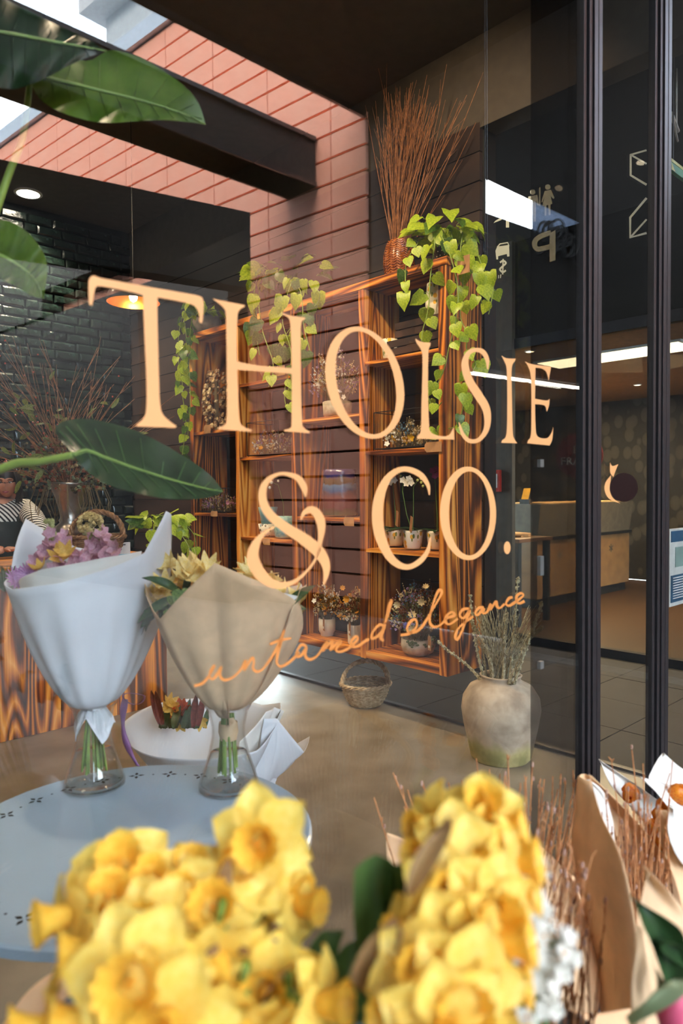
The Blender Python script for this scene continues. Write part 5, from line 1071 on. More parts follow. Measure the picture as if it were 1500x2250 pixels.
for s, wr, el in ((1, wrR, elR), (-1, wrL, elL)):
    d = (wr-el).normalized(); nrm = V((0, 0, 1)); sd = d.cross(nrm).normalized()
    nodes = [(wr, .028), (wr+d*.045, (.036, .020)), (wr+d*.08, (.038, .018))]; ed = [(0, 1), (1, 2)]; hnd = skinned('hand', nodes, ed, SKIN, pr, 1)
    for k in range(5):
        if k < 4: b0 = wr+d*.085+sd*(-.026+.0175*k)*s; l = (.062, .072, .068, .052)[k]; q = [b0-d*.02, b0+d*l*.4, b0+d*l*.75-nrm*.018, b0+d*l*.9-nrm*.035]
        else: b0 = wr+d*.035-sd*.03*s; q = [b0, b0+d*.025-sd*.02*s, b0+d*.05-sd*.025*s-nrm*.015]
        skinned('finger', [(a, .0085-.0012*i) for i, a in enumerate(q)], [(i, i+1) for i in range(len(q)-1)], SKIN, pr, 1)
for s, x_ in ((-1, h.x-.13), (1, h.x+.07)): obj('shoe', MB().blob((x_, h.y+.07, .04), .05, 3, .05, (.9, 2.4, .75), 12, 8), BLK, pr, smooth=True)

# ================================================================ bouquets on the table
FH = V((CF.x, CF.y, 0)).normalized(); RH = V((FH.y, -FH.x, 0))
WPAP = mat('white_wrap', '#e6e9ee', .65, var=.03, bump=.05, scale=5); KPAP = mat('kraft_wrap', '#e4c49c', .75, var=.08, bump=.12, scale=26); TIS = mat('white_tissue', '#f1efe9', .7, var=.03)
for m_ in (WPAP, KPAP, TIS):
    t_ = m_.node_tree; b_ = [n for n in t_.nodes if n.type == 'BSDF_PRINCIPLED'][0]; o_ = [n for n in t_.nodes if n.type == 'OUTPUT_MATERIAL'][0]; r_ = [n for n in t_.nodes if n.type == 'VALTORGB'][0]
    tl = t_.nodes.new('ShaderNodeBsdfTranslucent'); mx = t_.nodes.new('ShaderNodeMixShader'); mx.inputs[0].default_value = .25; t_.links.new(r_.outputs[0], tl.inputs[0]); t_.links.new(b_.outputs[0], mx.inputs[1]); t_.links.new(tl.outputs[0], mx.inputs[2]); t_.links.new(mx.outputs[0], o_.inputs[0])
def wrapsheet(name, mt, t, rim, r0=.02, z0=0, c=(0, 0, 0), pw=.75, crease=.006, a0=-180, a1=180, seed=0, nu=72, lean=(0, 0), facing=None):
    """paper cone: rim = [(angle deg, height, radius)] with angle 0 towards the street side; straight runs between given corners"""
    fwd, rt_ = (FH, RH) if facing is None else facing; rim = sorted(rim); c = V(c)
    def at(a):
        for (x0, h0, q0_), (x1, h1, q1_) in zip(rim, rim[1:]):
            if x0 <= a <= x1: s = (a-x0)/((x1-x0) or 1); return h0+(h1-h0)*s, q0_+(q1_-q0_)*s
        return rim[-1][1:] if a > rim[-1][0] else rim[0][1:]
    angs = sorted(set([a0+(a1-a0)*i/nu for i in range(nu+1)]+[x[0] for x in rim if a0 <= x[0] <= a1])); nv = 16; v = []; f = []
    for a in angs:
        hh, rr = at(a); ar = math.radians(a)
        for j in range(nv+1):
            s = j/nv; rad_ = r0+(rr-r0)*s**pw; k = crease*math.sin(a*.21+seed)*(1-s)*s*3 + crease*1.6*noise.noise(V((a*.02+seed, s*2.2, seed)))*s
            q = c+(rt_*math.sin(ar)-fwd*math.cos(ar))*(rad_+k)+V((lean[0]*s, lean[1]*s, z0+hh*s)); v.append(q)
    n = len(angs)
    for i in range(n-1):
        for j in range(nv): f.append((i*(nv+1)+j, (i+1)*(nv+1)+j, (i+1)*(nv+1)+j+1, i*(nv+1)+j+1))
    return obj(name, MB().add(v, f), mt, t, smooth=True, solid=.0012)
VGL = glassmat('clear_vase_glass', (.985, .99, .985), .045)
WATER = glassmat('vase_water', (.985, .99, .98), .02)
STEMG = mat('cut_stem', '#7f9a44', .5, c2='#5d7a30', scale=30)
def hourglass(label, loc):
    t = thing('glass_vase', label, 'vase', loc)
    o = [(.070, 0), (.078, .006), (.077, .018), (.068, .045), (.052, .095), (.043, .14), (.043, .165), (.052, .205), (.062, .222)]
    obj('glass_body', MB().lathe(o+[(r-.0035, z) for r, z in reversed(o[1:])]+[(.06, .010), (0, .010)], 48, cap=False).lathe([(.070, 0), (0, .0)], 48, cap=False), VGL, t, smooth=True)
    obj('water', MB().lathe([(0, .0112), (.060, .0112), (.0725, .018), (.0638, .045), (.0475, .095), (0, .095)], 40, cap=False), WATER, t, smooth=True); return t
v1 = P(208, 1728, z=TZ); v2 = P(503, 1733, z=TZ)
hourglass('clear hourglass vase holding the white-wrapped bouquet', v1+V((0, 0, .001))); hourglass('clear hourglass vase holding the kraft-wrapped bouquet', v2+V((0, 0, .001)))
def stems(t, c, z_top, z_bot=-.17, n=16, r=.035, mt=None, rt=.012):
    m = MB()
    for i in range(n): a = U_(0, 6.28); q = r*math.sqrt(U_(.1, 1)); m.tube([(c[0]+math.cos(a)*rt, c[1]+math.sin(a)*rt, z_top), (c[0]+math.cos(a+.6)*rt*.9, c[1]+math.sin(a+.6)*rt*.9, z_top*.5+z_bot*.5+.03), (c[0]+math.cos(a+1)*q, c[1]+math.sin(a+1)*q, z_bot+U_(0, .015))], .0032, 5)
    obj('cut_stems', m, mt or STEMG, t, kind='stuff')
# white bouquet
b1 = V((v1.x, v1.y, TZ+.205)); t = thing('wrapped_bouquet', 'large white paper-wrapped bouquet of lilac and pink flowers in the left vase', 'bouquet', b1)
s1 = (b1-CAM).dot(CF)/FPX          # metres per picture pixel at that depth
def hp(px, py, b, s): return ((px-b[0])*s, (b[1]-py)*s)
B1 = (200, 1585)
def rimpts(B, s, R, L_): return [(a, (B[1]-y)*s, R*r) for a, y, r in L_]
wrapsheet('paper', WPAP, t, rimpts(B1, s1, .205, [(-180, 1260, 1), (-150, 1240, 1.05), (-115, 1168, 1.12), (-85, 1290, 1.0), (-40, 1302, 1.0), (0, 1285, 1), (38, 1255, .95), (60, 1235, .95), (78, 1150, 1.05), (95, 1160, 1.02), (118, 1330, 1.0), (150, 1280, 1), (180, 1260, 1)]), .022, .0, pw=.55, seed=1)
wrapsheet('inner_paper', TIS, t, rimpts(B1, s1, .19, [(-70, 1300, .9), (-20, 1262, .9), (30, 1240, .9), (62, 1232, .92)]), .02, .0, pw=.55, seed=2, a0=-70, a1=62)
wrapsheet('paper_tail', WPAP, t, [(-180, -.075, .055), (-120, -.03, .05), (-60, -.09, .05), (0, -.02, .05), (40, -.09, .055), (100, -.05, .05), (180, -.075, .055)], .022, .012, pw=1, seed=3, crease=.01)
stems(t, (0, 0), .18, -.165)
LIL = leafmat('lilac_petal', '#d3a9cf', '#b079ae', .6, .3); PKW = leafmat('pink_white_petal', '#e9c9d6', '#cf93b0', .6, .3)
F_LIL = fmesh('bloom', petal_flower(18, 1, .12, .35, 3).join(petal_flower(14, .7, .12, .7, 3)), LIL); F_SNP = fmesh('floret', petal_flower(5, 1, .5, .55), PKW); F_ALS = fmesh('bloom', petal_flower(6, 1, .32, .8), leafmat('pale_yellow_petal', '#f0d070', '#dcb050', .5, .3))
def bl(t, me, px, py, Z, r, d=None, name='bloom'): return link(name, me, t, mat4=orient(P(px, py, Z=Z)-t.location, rv(1), (d or (-FH+V((0, 0, .7))))+rv(.4), r))
Z1_ = (b1-CAM).dot(CF)
for px, py in ((120, 1195), (100, 1230), (210, 1195), (185, 1225), (230, 1225), (150, 1232)):
    for k in range(9): bl(t, F_SNP, px+U_(-26, 26), py+U_(-26, 22), Z1_+U_(-.06, .05), U_(.016, .024), name='floret')
for px, py, me, r in ((38, 1275, F_LIL, .036), (60, 1262, F_LIL, .03), (130, 1262, F_LIL, .03), (50, 1290, F_YEL, .018), (88, 1250, F_ALS, .026), (130, 1225, F_ALS, .03), (145, 1215, F_ALS, .028), (190, 1252, F_SNP, .03)): bl(t, me, px, py, Z1_-.05, r)
m = MB()
for px, py in ((108, 1160), (210, 1185), (113, 1175), (205, 1195)):
    for k in range(14): m.blob(P(px+U_(-7, 7), py+U_(-16, 14), Z=Z1_)-b1, .007, k, .3)
obj('green_buds', m, leafmat('bud_pale', '#b9bd7c', '#8f9c5c', .6, .2), t, kind='stuff')
m = MB()
for k in range(90): m.tube([P(10, 1300, Z=Z1_)-b1, P(10+U_(-30, 30), 1262+U_(-22, 22), Z=Z1_+U_(-.05, .05))-b1], .0012, 3, cap=False)
obj('feathery_foliage', m, SAGE, t, kind='stuff')
for k in range(40): a = U_(0, 6.28); r = .13*math.sqrt(U_(0, 1)); link('leaf', LONGLEAF, t, mat4=orient(V((math.cos(a)*r, math.sin(a)*r, .20)), V((math.cos(a), math.sin(a), 1.6)), V((math.cos(a), math.sin(a), -.5)), U_(.08, .13)))
# kraft bouquet
b2 = V((v2.x, v2.y, TZ+.205)); t = thing('wrapped_bouquet', 'kraft paper-wrapped bouquet of yellow freesias in the right vase', 'bouquet', b2)
s2 = (b2-CAM).dot(CF)/FPX; B2 = (495, 1575)
wrapsheet('paper', KPAP, t, rimpts(B2, s2, .210, [(-180, 1330, .95), (-130, 1300, .95), (-88, 1262, 1.0), (-37, 1347, 1.0), (2, 1232, 1.0), (80, 1342, .95), (100, 1400, .95), (140, 1350, .9), (180, 1330, .95)]), .022, .0, pw=.62, seed=5)
wrapsheet('paper', TIS, t, rimpts(B2, s2, .19, [(50, 1300, 1), (75, 1318, 1.02), (100, 1300, 1.0), (150, 1330, 1)]), .02, .0, pw=.62, seed=6, a0=50, a1=150)
wrapsheet('back_paper', KPAP, t, rimpts(B2, s2, .20, [(60, 1345, 1), (78, 1300, 1.0), (95, 1300, 1.02), (120, 1330, 1)]), .02, .0, pw=.62, seed=7, a0=60, a1=120)
wrapsheet('fold_flap', KPAP, t, [(-50, .10, .085), (-15, .13, .10), (8, .16, .115), (12, -.015, .042), (40, -.01, .04)], .026, -.012, pw=.8, seed=8, a0=-50, a1=40)
obj('kraft_band', MB().lathe([(.021, -.075), (.026, -.055), (.024, -.03)], 20, cap=False), KPAP, t, smooth=True)
stems(t, (0, 0), .18, -.165, 18, .034)
Z2_ = (b2-CAM).dot(CF)
FRE = leafmat('freesia_petal', '#fcecb0', '#f6d77a', .5, .35); F_FRE = fmesh('bloom', petal_flower(6, 1, .36, 1.1), FRE)
for k in range(34):
    px = U_(345, 660) if k > 14 else U_(370, 470); y0 = 1240 if px < 500 else 1240+(px-500)*.42; bl(t, F_FRE, px, y0+U_(-6, 60), Z2_+U_(.0, .10), U_(.024, .034), V((0, 0, 1))-FH*.6)
for px, py in ((350, 1300), (335, 1315), (362, 1290), (345, 1322), (420, 1262), (440, 1268), (405, 1270), (455, 1250), (560, 1262), (580, 1270), (600, 1290)): bl(t, F_FRE, px, py, Z2_-.04, .032, V((0, 0, 1))-FH*.8)
for k in range(46): px = U_(350, 450) if k < 26 else U_(500, 650); bl(t, LONGLEAF, px, U_(1300, 1340) if px < 470 else 1300+(px-500)*.3, Z2_+U_(-.09, .08), U_(.06, .10), None, 'leaf')
EUC = heart(1, .42, .1, .1).mesh('leaf', leafmat('waxy_leaf', '#7f9a52', '#4f6f38', .4, .2), True)
for px, py, r in ((398, 1295, .055), (380, 1310, .04), (412, 1320, .045), (372, 1338, .04)): link('leaf', EUC, t, mat4=orient(P(px, py, Z=Z2_-.12)-b2, V((.2, 0, -1))+rv(.4), -FH+rv(.4), r))
# ================================================================ big-leaved plant inside the window, left
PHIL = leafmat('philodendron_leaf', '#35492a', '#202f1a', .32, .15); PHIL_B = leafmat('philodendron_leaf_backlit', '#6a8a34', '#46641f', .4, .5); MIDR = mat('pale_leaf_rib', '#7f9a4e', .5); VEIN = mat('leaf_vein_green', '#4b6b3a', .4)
pot_p = V((.42, 1.75, 0)); pot_p = V((.10, 1.66, 0))
ph_ = thing('potted_philodendron', 'big-leaved green philodendron reaching in from the left inside the window', 'plant', pot_p)
obj('pot', MB().lathe([(.13, 0), (.15, .02), (.19, .34), (.18, .34), (.16, .30), (0, .30)], 36, cap=False), mat('dark_planter', '#2a2826', .5), ph_, smooth=True); obj('soil', MB().lathe([(.175, .30), (0, .31)], 24), SOIL, ph_)
def bigleaf(up, mid, lo, Za, Zb, mt, fold=.05, wave=.012, nu=28, nv=6, label=None):
    """blade between an upper and a lower edge around a midrib; Za..Zb is the distance from stalk to tip"""
    def samp(l, s):
        q = cat(l, 8); f = s*(len(q)-1); i = min(int(f), len(q)-2); t = f-i; return (q[i][0]+(q[i+1][0]-q[i][0])*t, q[i][1]+(q[i+1][1]-q[i][1])*t)
    def fn(u, v):
        a, m_, b = samp(up, u), samp(mid, u), samp(lo, u); Z = Za+(Zb-Za)*u; e = 2*v-1
        if e < 0: x, y = m_[0]+(a[0]-m_[0])*-e, m_[1]+(a[1]-m_[1])*-e
        else: x, y = m_[0]+(b[0]-m_[0])*e, m_[1]+(b[1]-m_[1])*e
        env = math.sin(math.pi*min(1, u+.06))
        return P(x, y, Z=Z+(abs(e)*fold*(-1 if e > 0 else .6))*env+wave*math.sin(u*30+e*2)*abs(e)*env)-pot_p
    o = obj('leaf', MB().grid(fn, nu, nv*2), mt, ph_, smooth=True)
    if label: o['label'] = label
    mr_ = MB(); pts = []
    for i in range(16): x, y = samp(mid, i/15); pts.append(P(x, y, Z=Za+(Zb-Za)*i/15-.004)-pot_p)
    mr_.tube(pts, [.0045-.0038*i/15 for i in range(16)], 5)
    mr2 = MB()
    for i in range(1, 12):
        for sd in (up, lo):
            u = i/13; x, y = samp(mid, u); u2 = min(1, u+.12); a = samp(sd, u2); mr2.tube([P(x, y, Z=Za+(Zb-Za)*u-.004)-pot_p, P(x*.15+a[0]*.85, y*.15+a[1]*.85, Z=Za+(Zb-Za)*u2-.006+(-fold*.8 if sd is lo else fold*.5)*math.sin(math.pi*u2))-pot_p], .0010, 3)
    obj('leaf_vein', mr_, MIDR, o, kind='stuff'); obj('side_vein', mr2, VEIN if mt is PHIL else mt, o, kind='stuff')
def petiole(a, Za, px, r=.008):
    m = MB(); e_ = P(*a, Z=Za)-pot_p; pts = [V((0, 0, .3))]+[P(x, y, Z=z_)-pot_p for x, y, z_ in px]+[e_]; q = [V(k) for k in cat([tuple(k) for k in pts], 8)]; obj('leaf_stalk', m.tube(q, [r*1.25-.5*r*i/len(q) for i in range(len(q))], 8), VINE, ph_, smooth=True)
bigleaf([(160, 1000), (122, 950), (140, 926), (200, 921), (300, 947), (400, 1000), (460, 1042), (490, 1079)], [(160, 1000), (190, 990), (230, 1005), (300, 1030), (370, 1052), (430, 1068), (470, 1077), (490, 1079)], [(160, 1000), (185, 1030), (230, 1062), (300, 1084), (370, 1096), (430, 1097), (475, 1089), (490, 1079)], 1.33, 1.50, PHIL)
petiole((160, 1000), 1.33, [(-180, 1150, 1.45), (0, 1032, 1.36), (90, 1014, 1.34)], .0085)
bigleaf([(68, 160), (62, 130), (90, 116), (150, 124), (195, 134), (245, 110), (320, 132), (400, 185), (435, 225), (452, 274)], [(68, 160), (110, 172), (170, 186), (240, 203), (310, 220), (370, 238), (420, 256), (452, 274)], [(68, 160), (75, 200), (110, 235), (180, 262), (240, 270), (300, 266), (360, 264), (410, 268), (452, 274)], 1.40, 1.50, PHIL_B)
petiole((68, 160), 1.40, [(-210, 900, 1.5), (-60, 600, 1.42), (20, 380, 1.40), (50, 300, 1.39)], .0075)
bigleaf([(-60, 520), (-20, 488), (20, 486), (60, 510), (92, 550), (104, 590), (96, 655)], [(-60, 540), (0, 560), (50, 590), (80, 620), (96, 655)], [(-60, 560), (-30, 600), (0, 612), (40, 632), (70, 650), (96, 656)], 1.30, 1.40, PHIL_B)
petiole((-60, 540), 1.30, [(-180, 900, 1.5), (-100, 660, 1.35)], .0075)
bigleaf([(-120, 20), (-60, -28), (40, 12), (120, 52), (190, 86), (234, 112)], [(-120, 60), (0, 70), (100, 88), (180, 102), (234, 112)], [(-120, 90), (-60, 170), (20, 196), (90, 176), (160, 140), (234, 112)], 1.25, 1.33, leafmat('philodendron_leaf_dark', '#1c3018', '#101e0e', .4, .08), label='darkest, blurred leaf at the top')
petiole((-120, 60), 1.25, [(-260, 900, 1.5), (-240, 500, 1.38), (-180, 200, 1.28)], .0075)
# ================================================================ white bouquets standing behind the table
p = P(470, 1718, Z=2.55); gp = V((p.x, p.y, 0)); hb = p.z; Z3 = 2.55; s3 = Z3/FPX
t = thing('flower_tub', 'white tub on the floor behind the table, nearly hidden by white wrap', 'tub', gp); obj('tub', MB().lathe([(.16, 0), (.20, .02), (.22, hb+.02), (.205, hb+.02), (.19, .04), (0, .03)], 36, cap=False), WPAP, t, smooth=True)
obj('tub_rim', MB().lathe([(.216, hb+.005), (.226, hb+.012), (.216, hb+.024)], 36, cap=False), WPAP, t)
t = thing('wrapped_bouquet', 'white-wrapped bouquet with orange roses and dark red buds, in the tub behind the table', 'bouquet', gp+V((0, 0, hb+.02)))
wrapsheet('paper', WPAP, t, [(-180, .21, .24), (-120, .22, .28), (-85, .20, .32), (-30, .175, .30), (40, .17, .28), (75, .22, .24), (100, .25, .24), (140, .2, .24), (180, .21, .24)], .15, 0, pw=.8, seed=11)
wrapsheet('paper', WPAP, t, [(55, .28, .24), (70, .265, .255), (88, .12, .33), (105, .14, .35), (125, .05, .26)], .19, -.03, pw=.8, seed=12, a0=55, a1=125, crease=.015)
wrapsheet('paper', TIS, t, [(30, .20, .25), (58, .27, .235), (80, .26, .22), (100, .22, .25)], .15, 0, pw=.8, seed=13, a0=30, a1=100)
obj('cut_stems', MB().tube([(0, 0, -.12), (0, 0, .02)], .02, 8), STEMG, t)
F_ROSE = fmesh('bloom', petal_flower(8, 1, .45, .8).join(petal_flower(7, .75, .45, 1.1)).join(petal_flower(5, .45, .5, 1.5)), leafmat('orange_petal', '#e2702a', '#c2501c', .5, .25)); F_LILB = strap(1, .10, .05, 6).join(strap(1, .10, -.05, 6)).mesh('bud', leafmat('dark_red_bud', '#7d2a22', '#5a1c18', .5, .1), True)
for px, py, r in ((398, 1557, .03), (415, 1562, .026), (385, 1568, .024), (405, 1575, .024)): bl(t, F_ROSE, px, py, Z3-.02, r, V((0, 0, 1))-FH)
for px, py, dx_ in ((352, 1590, -.25), (358, 1592, -.2), (435, 1595, .2), (425, 1598, .1)): link('bud', F_LILB, t, mat4=orient(P(px, py, Z=Z3-.1)-t.location, RH*dx_+V((0, 0, 1)), -FH, .12))
for px, py in ((372, 1545), (380, 1555), (365, 1560), (395, 1590), (410, 1592), (440, 1585)): bl(t, F_ALS, px, py, Z3-.03, .03, V((0, 0, 1))-FH)
for k in range(26): px = U_(345, 450); link('leaf', LONGLEAF, t, mat4=orient(P(px, 1600, Z=Z3+U_(-.1, .1))-t.location, V((U_(-.5, .5), U_(-.5, .5), 1)), -FH+rv(.4), U_(.06, .10)))
PUR = mat('purple_ribbon', '#8a5f93', .35, bump=0); q = [(275, 1535), (270, 1570), (272, 1610), (285, 1650), (303, 1682)]
rb = MB(); v = []; 
for i, (a, b) in enumerate(cat(q, 5)): w0 = 6+2*math.sin(i*.6); v += [P(a-w0, b, Z=Z3-.34)-t.location, P(a+w0, b+2, Z=Z3-.34)-t.location]
rb.add(v, [(2*i, 2*i+1, 2*i+3, 2*i+2) for i in range(len(v)//2-1)]); obj('ribbon', rb, PUR, t, smooth=True, solid=.001)
obj('ribbon_bow', MB().grid(lambda u, v_: tuple(P(292+24*math.cos(u*6.28)+4*math.sin(v_*3), 1530+20*math.sin(u*6.28)*(.6+.4*math.cos(u*3.14)), Z=Z3-.36+.05*v_)-t.location), 20, 3), PUR, t, smooth=True, solid=.001)

# ================================================================ outside, in front of the window
ZS = 1.0; BZ2 = .12
BZ = .56                       # top of the display bench
bn = thing('display_bench', 'low dark display bench outside the window carrying the flower buckets', 'bench', (0, 0, 0))
for k in range(4): obj('bench_board', MB().box((-.15, .10+k*.17, BZ-.03), (1.10, .265+k*.17, BZ)), CRW, bn)
for a, b in ((-.1, .13), (-.1, .70), (1.0, .13), (1.0, .70)): obj('leg', MB().box((a, b, -.02), (a+.05, b+.05, BZ-.03)), CRW, bn)
pt_ = thing('low_platform', 'low dark platform at the foot of the window under the willow buckets', 'platform', (0, 0, 0))
for k in range(4): obj('platform_board', MB().box((1.13, .20+k*.19, BZ2-.03), (2.5, .385+k*.19, BZ2)), CRW, pt_)
for a, b in ((1.15, .25), (2.4, .25), (1.15, .88), (2.4, .88)): obj('foot', MB().box((a, b, -.02), (a+.06, b+.05, BZ2-.03)), CRW, pt_)
DAF = leafmat('daffodil_petal', '#fde67c', '#fbd95c', .5, .45); DAFC = leafmat('daffodil_trumpet', '#fcd558', '#f8c03e', .5, .4); DSTEM = mat('daffodil_stem', '#6f8f3c', .45); SPA = leafmat('dry_spathe', '#a88a5e', '#7d6244', .8, .3)
def dpetal():
    m = MB(); v = []; f = []
    for i, (y, w_) in enumerate([(.0, .10), (.18, .30), (.40, .43), (.62, .40), (.82, .24), (1.0, .0)]):
        for j in (-1, -.5, 0, .5, 1): v.append((j*w_, y, .10*math.sin(y*3)+.10*abs(j)-.10*y*y))
    for i in range(5):
        for j in range(4): f.append((i*5+j, i*5+j+1, (i+1)*5+j+1, (i+1)*5+j))
    return m.add(v, f)
DP = dpetal().mesh('petal', DAF, True)
DC = MB().lathe([(.12, 0), (.20, .12), (.24, .35), (.30, .55), (.40, .66)], 36, cap=False, fn=lambda a, z: 1+(.10*math.sin(a*12) if z > .5 else .03*math.sin(a*6))).mesh('trumpet', DAFC, True)
DS = MB().tube([(0, 0, .2), (0, 0, .5)], .02, 5, cap=False); DSt = MB().tube([(0, 0, .12), (0, 0, .50)], .045, 5, cap=False).mesh('stamen', DAFC, True)
SPM = strap(1, .16, .3, 6).mesh('spathe', SPA, True)
def daffodil(label, px, py, Z, r, d, base, group):
    hd_ = P(px, py, Z=Z); t = thing('daffodil', label, 'flower', hd_, 0, group)
    d = V(d).normalized(); x_ = d.orthogonal().normalized(); y_ = d.cross(x_); roll = U_(0, 1.05)
    for k in range(6):
        a = roll+k*math.pi/3; tip = x_*math.cos(a)+y_*math.sin(a); o = -.0 if k % 2 else -.004
        link('petal', DP, t, mat4=orient(d*o, tip+d*U_(-.12, .18), d, r*U_(.92, 1.06)))
    link('trumpet', DC, t, mat4=orient((0, 0, 0), x_, d, r)); link('stamen', DSt, t, mat4=orient((0, 0, 0), x_, d, r))
    nk = -d*r*.55; top_ = -d*r*1.05+V((0, 0, -.004)); b0 = V(base)-hd_; mid = top_*.0+b0*.25+V((0, 0, -.02))+top_*.75
    pts = [V(q) for q in cat([(0, 0, 0), tuple(nk), tuple(top_+V((0, 0, -.012))), tuple(mid), tuple(b0)], 5)]
    obj('stem', MB().tube(pts, [.0055 if i < 5 else .0035 for i in range(len(pts))], 6), DSTEM, t, smooth=True)
    link('spathe', SPM, t, mat4=orient(top_, V((U_(-.4, .4), U_(-.4, .4), 1)), -d, r*U_(.7, 1.1)))
def bucket(name, label, c, r, h_, mt, rimmt=None):
    t = thing(name, label, 'bucket', c); obj('bucket_body', MB().lathe([(r*.74, 0), (r*.76, .01), (r*.98, h_), (r*.95, h_), (r*.72, .015), (0, .012)], 40, cap=False), mt, t, smooth=True)
    obj('rim', MB().lathe([(r*.975, h_-.008), (r*1.01, h_), (r*.975, h_+.008), (r*.95, h_)], 40, cap=False), rimmt or mt, t, smooth=True); obj('water', MB().lathe([(r*.9, h_*.7), (0, h_*.7)], 30, cap=False), mat('dark_water', '#1c2420', .1, bump=0) if 'dark_water' not in bpy.data.materials else bpy.data.materials['dark_water'], t); return t
BLR = mat('blue_grey_enamel', '#4d7f93', .3, c2='#2c3b45', scale=6)
ZN = mat('zinc_bucket', '#6f767a', .4, metal=.6)
bc = P(420, 2250, Z=.60); bl_c = V((bc.x, bc.y, BZ+.001)); bh = P(420, 2110, Z=.74).z-BZ
bk1 = bucket('flower_bucket', 'round bucket with a blue-grey rim under the left daffodils', bl_c, .155, bh, ZN, BLR)
base1 = bl_c+V((0, 0, .05))
dafs = [(270, 1915, .60, .050, 'up'), (160, 2010, .56, .046, 'l'), (335, 2030, .55, .042, 'c'), (420, 1925, .62, .040, 'up'), (470, 2000, .57, .050, 'c'), (575, 1845, .60, .052, 'f'), (540, 1930, .60, .048, 'up'), (650, 1985, .60, .040, 'r'), (610, 1955, .61, .046, 'r'), (300, 2140, .49, .058, 'f'), (215, 2085, .52, .044, 'l'), (480, 2090, .53, .046, 'd'), (590, 2150, .53, .048, 'f'), (690, 2205, .50, .042, 'r'), (210, 2240, .50, .052, 'l'), (380, 2230, .47, .052, 'f'), (640, 2240, .50, .040, 'd'), (120, 2260, .50, .05, 'l'), (395, 1990, .58, .042, 'up'), (240, 1990, .57, .044, 'up'), (530, 2230, .50, .04, 'd'), (330, 1950, .60, .044, 'up')]
DIR = {'up': -FH*.5+V((0, 0, 1)), 'l': -FH*.6-RH+V((0, 0, .25)), 'r': -FH*.35+RH+V((0, 0, .2)), 'c': -FH+V((0, 0, .6)), 'f': -FH+V((0, 0, .25)), 'd': -FH*.8+V((0, 0, -.5))}
LB1 = ['yellow daffodil tilted up at the top left of the left bunch', 'daffodil facing left at the far left edge, upper one', 'yellow daffodil at the centre of the left bunch', 'daffodil turned upwards behind the middle of the left bunch', 'daffodil just left of the tallest bloom of the left bunch', 'tallest daffodil of the left bunch, facing the viewer, under the right vase', 'daffodil turned upwards directly below the tallest bloom', 'daffodil facing right at the right edge of the left bunch', 'daffodil trumpet pointing right, just below and right of the tallest bloom', 'large open daffodil facing the viewer, lower left', 'daffodil facing left above the large open one', 'nodding daffodil right of the large open one', 'open daffodil facing the viewer, lower right of the left bunch', 'daffodil facing right, lowest at the right of the left bunch', 'daffodil facing left near the bottom left corner', 'open daffodil at the bottom edge, nearest the camera', 'nodding daffodil at the bottom edge, right of the left bunch', 'daffodil cut by the bottom left of the picture, facing left', 'daffodil turned up between the two upper clusters of the left bunch', 'daffodil turned up at the left shoulder of the left bunch', 'nodding daffodil at the bottom edge below the middle', 'daffodil turned up just right of the top left bloom']
LB2 = ['daffodil facing left at the top left of the right bunch', 'topmost daffodil of the right bunch, turned upwards', 'daffodil facing right just below the topmost of the right bunch', 'daffodil below the top pair of the right bunch', 'open daffodil facing the viewer in the upper right bunch', 'daffodil facing right beside the upper white flowers', 'daffodil left of the middle of the right bunch', 'large open daffodil at the middle of the right bunch', 'small daffodil facing left above the rolled green leaf', 'open daffodil left of the lower white flowers', 'daffodil facing the viewer touching the lower white flowers', 'daffodil at the lower left of the right bunch, half turned', 'large daffodil facing the viewer low in the right bunch', 'daffodil facing right beside the lowest white flowers', 'daffodil facing left at the bottom of the right bunch', 'nearest daffodil of the right bunch, at the bottom edge', 'nodding daffodil at the bottom right of the right bunch', 'smallest daffodil, facing left under the dry sheath, right bunch', 'daffodil facing right below the upper white flowers']
for i, (px, py, Z, r, k) in enumerate(dafs): daffodil(LB1[i], px, py, Z, r*.92, DIR[k]+rv(.18), base1+V((U_(-.05, .05), U_(-.05, .05), 0)), 'daffodils in the left bunch')
def foliage(t_name, label, specs, cat_name='leaves'):
    pass
lv = thing('daffodil_leaves', 'broad green daffodil leaves among the left bunch', 'leaves', base1)
for px, py, Z, s_, tp__ in ((450, 2190, .56, .22, -.3), (520, 2200, .58, .24, .1), (420, 2100, .62, .2, -.1), (600, 2060, .62, .2, .3), (700, 2120, .60, .22, .5), (330, 2200, .58, .2, -.4), (560, 2060, .63, .22, 0), (300, 1960, .66, .18, -.2), (480, 2250, .55, .22, .2)):
    a = P(px, py, Z=Z)-base1; q = [V((0, 0, -.02)), a*.5+V((0, 0, .02)), a, a+RH*tp__*.04+V((0, 0, .03))]; q = [V(k) for k in cat([tuple(k) for k in q], 5)]; m = MB(); v = []
    for i, c in enumerate(q): w0 = .016*math.sin(math.pi*min(1, .2+.8*i/len(q)))+.0005; v += [c-RH*w0, c-FH*.003, c+RH*w0]
    f = []
    for i in range(len(q)-1): f += [(3*i, 3*i+1, 3*i+4, 3*i+3), (3*i+1, 3*i+2, 3*i+5, 3*i+4)]
    obj('leaf', m.add(v, f), leafmat('daffodil_leaf', '#5f7f45', '#3f5c30', .45, .3) if 'daffodil_leaf' not in bpy.data.materials else bpy.data.materials['daffodil_leaf'], lv, smooth=True)
DLEAF = bpy.data.materials['daffodil_leaf']
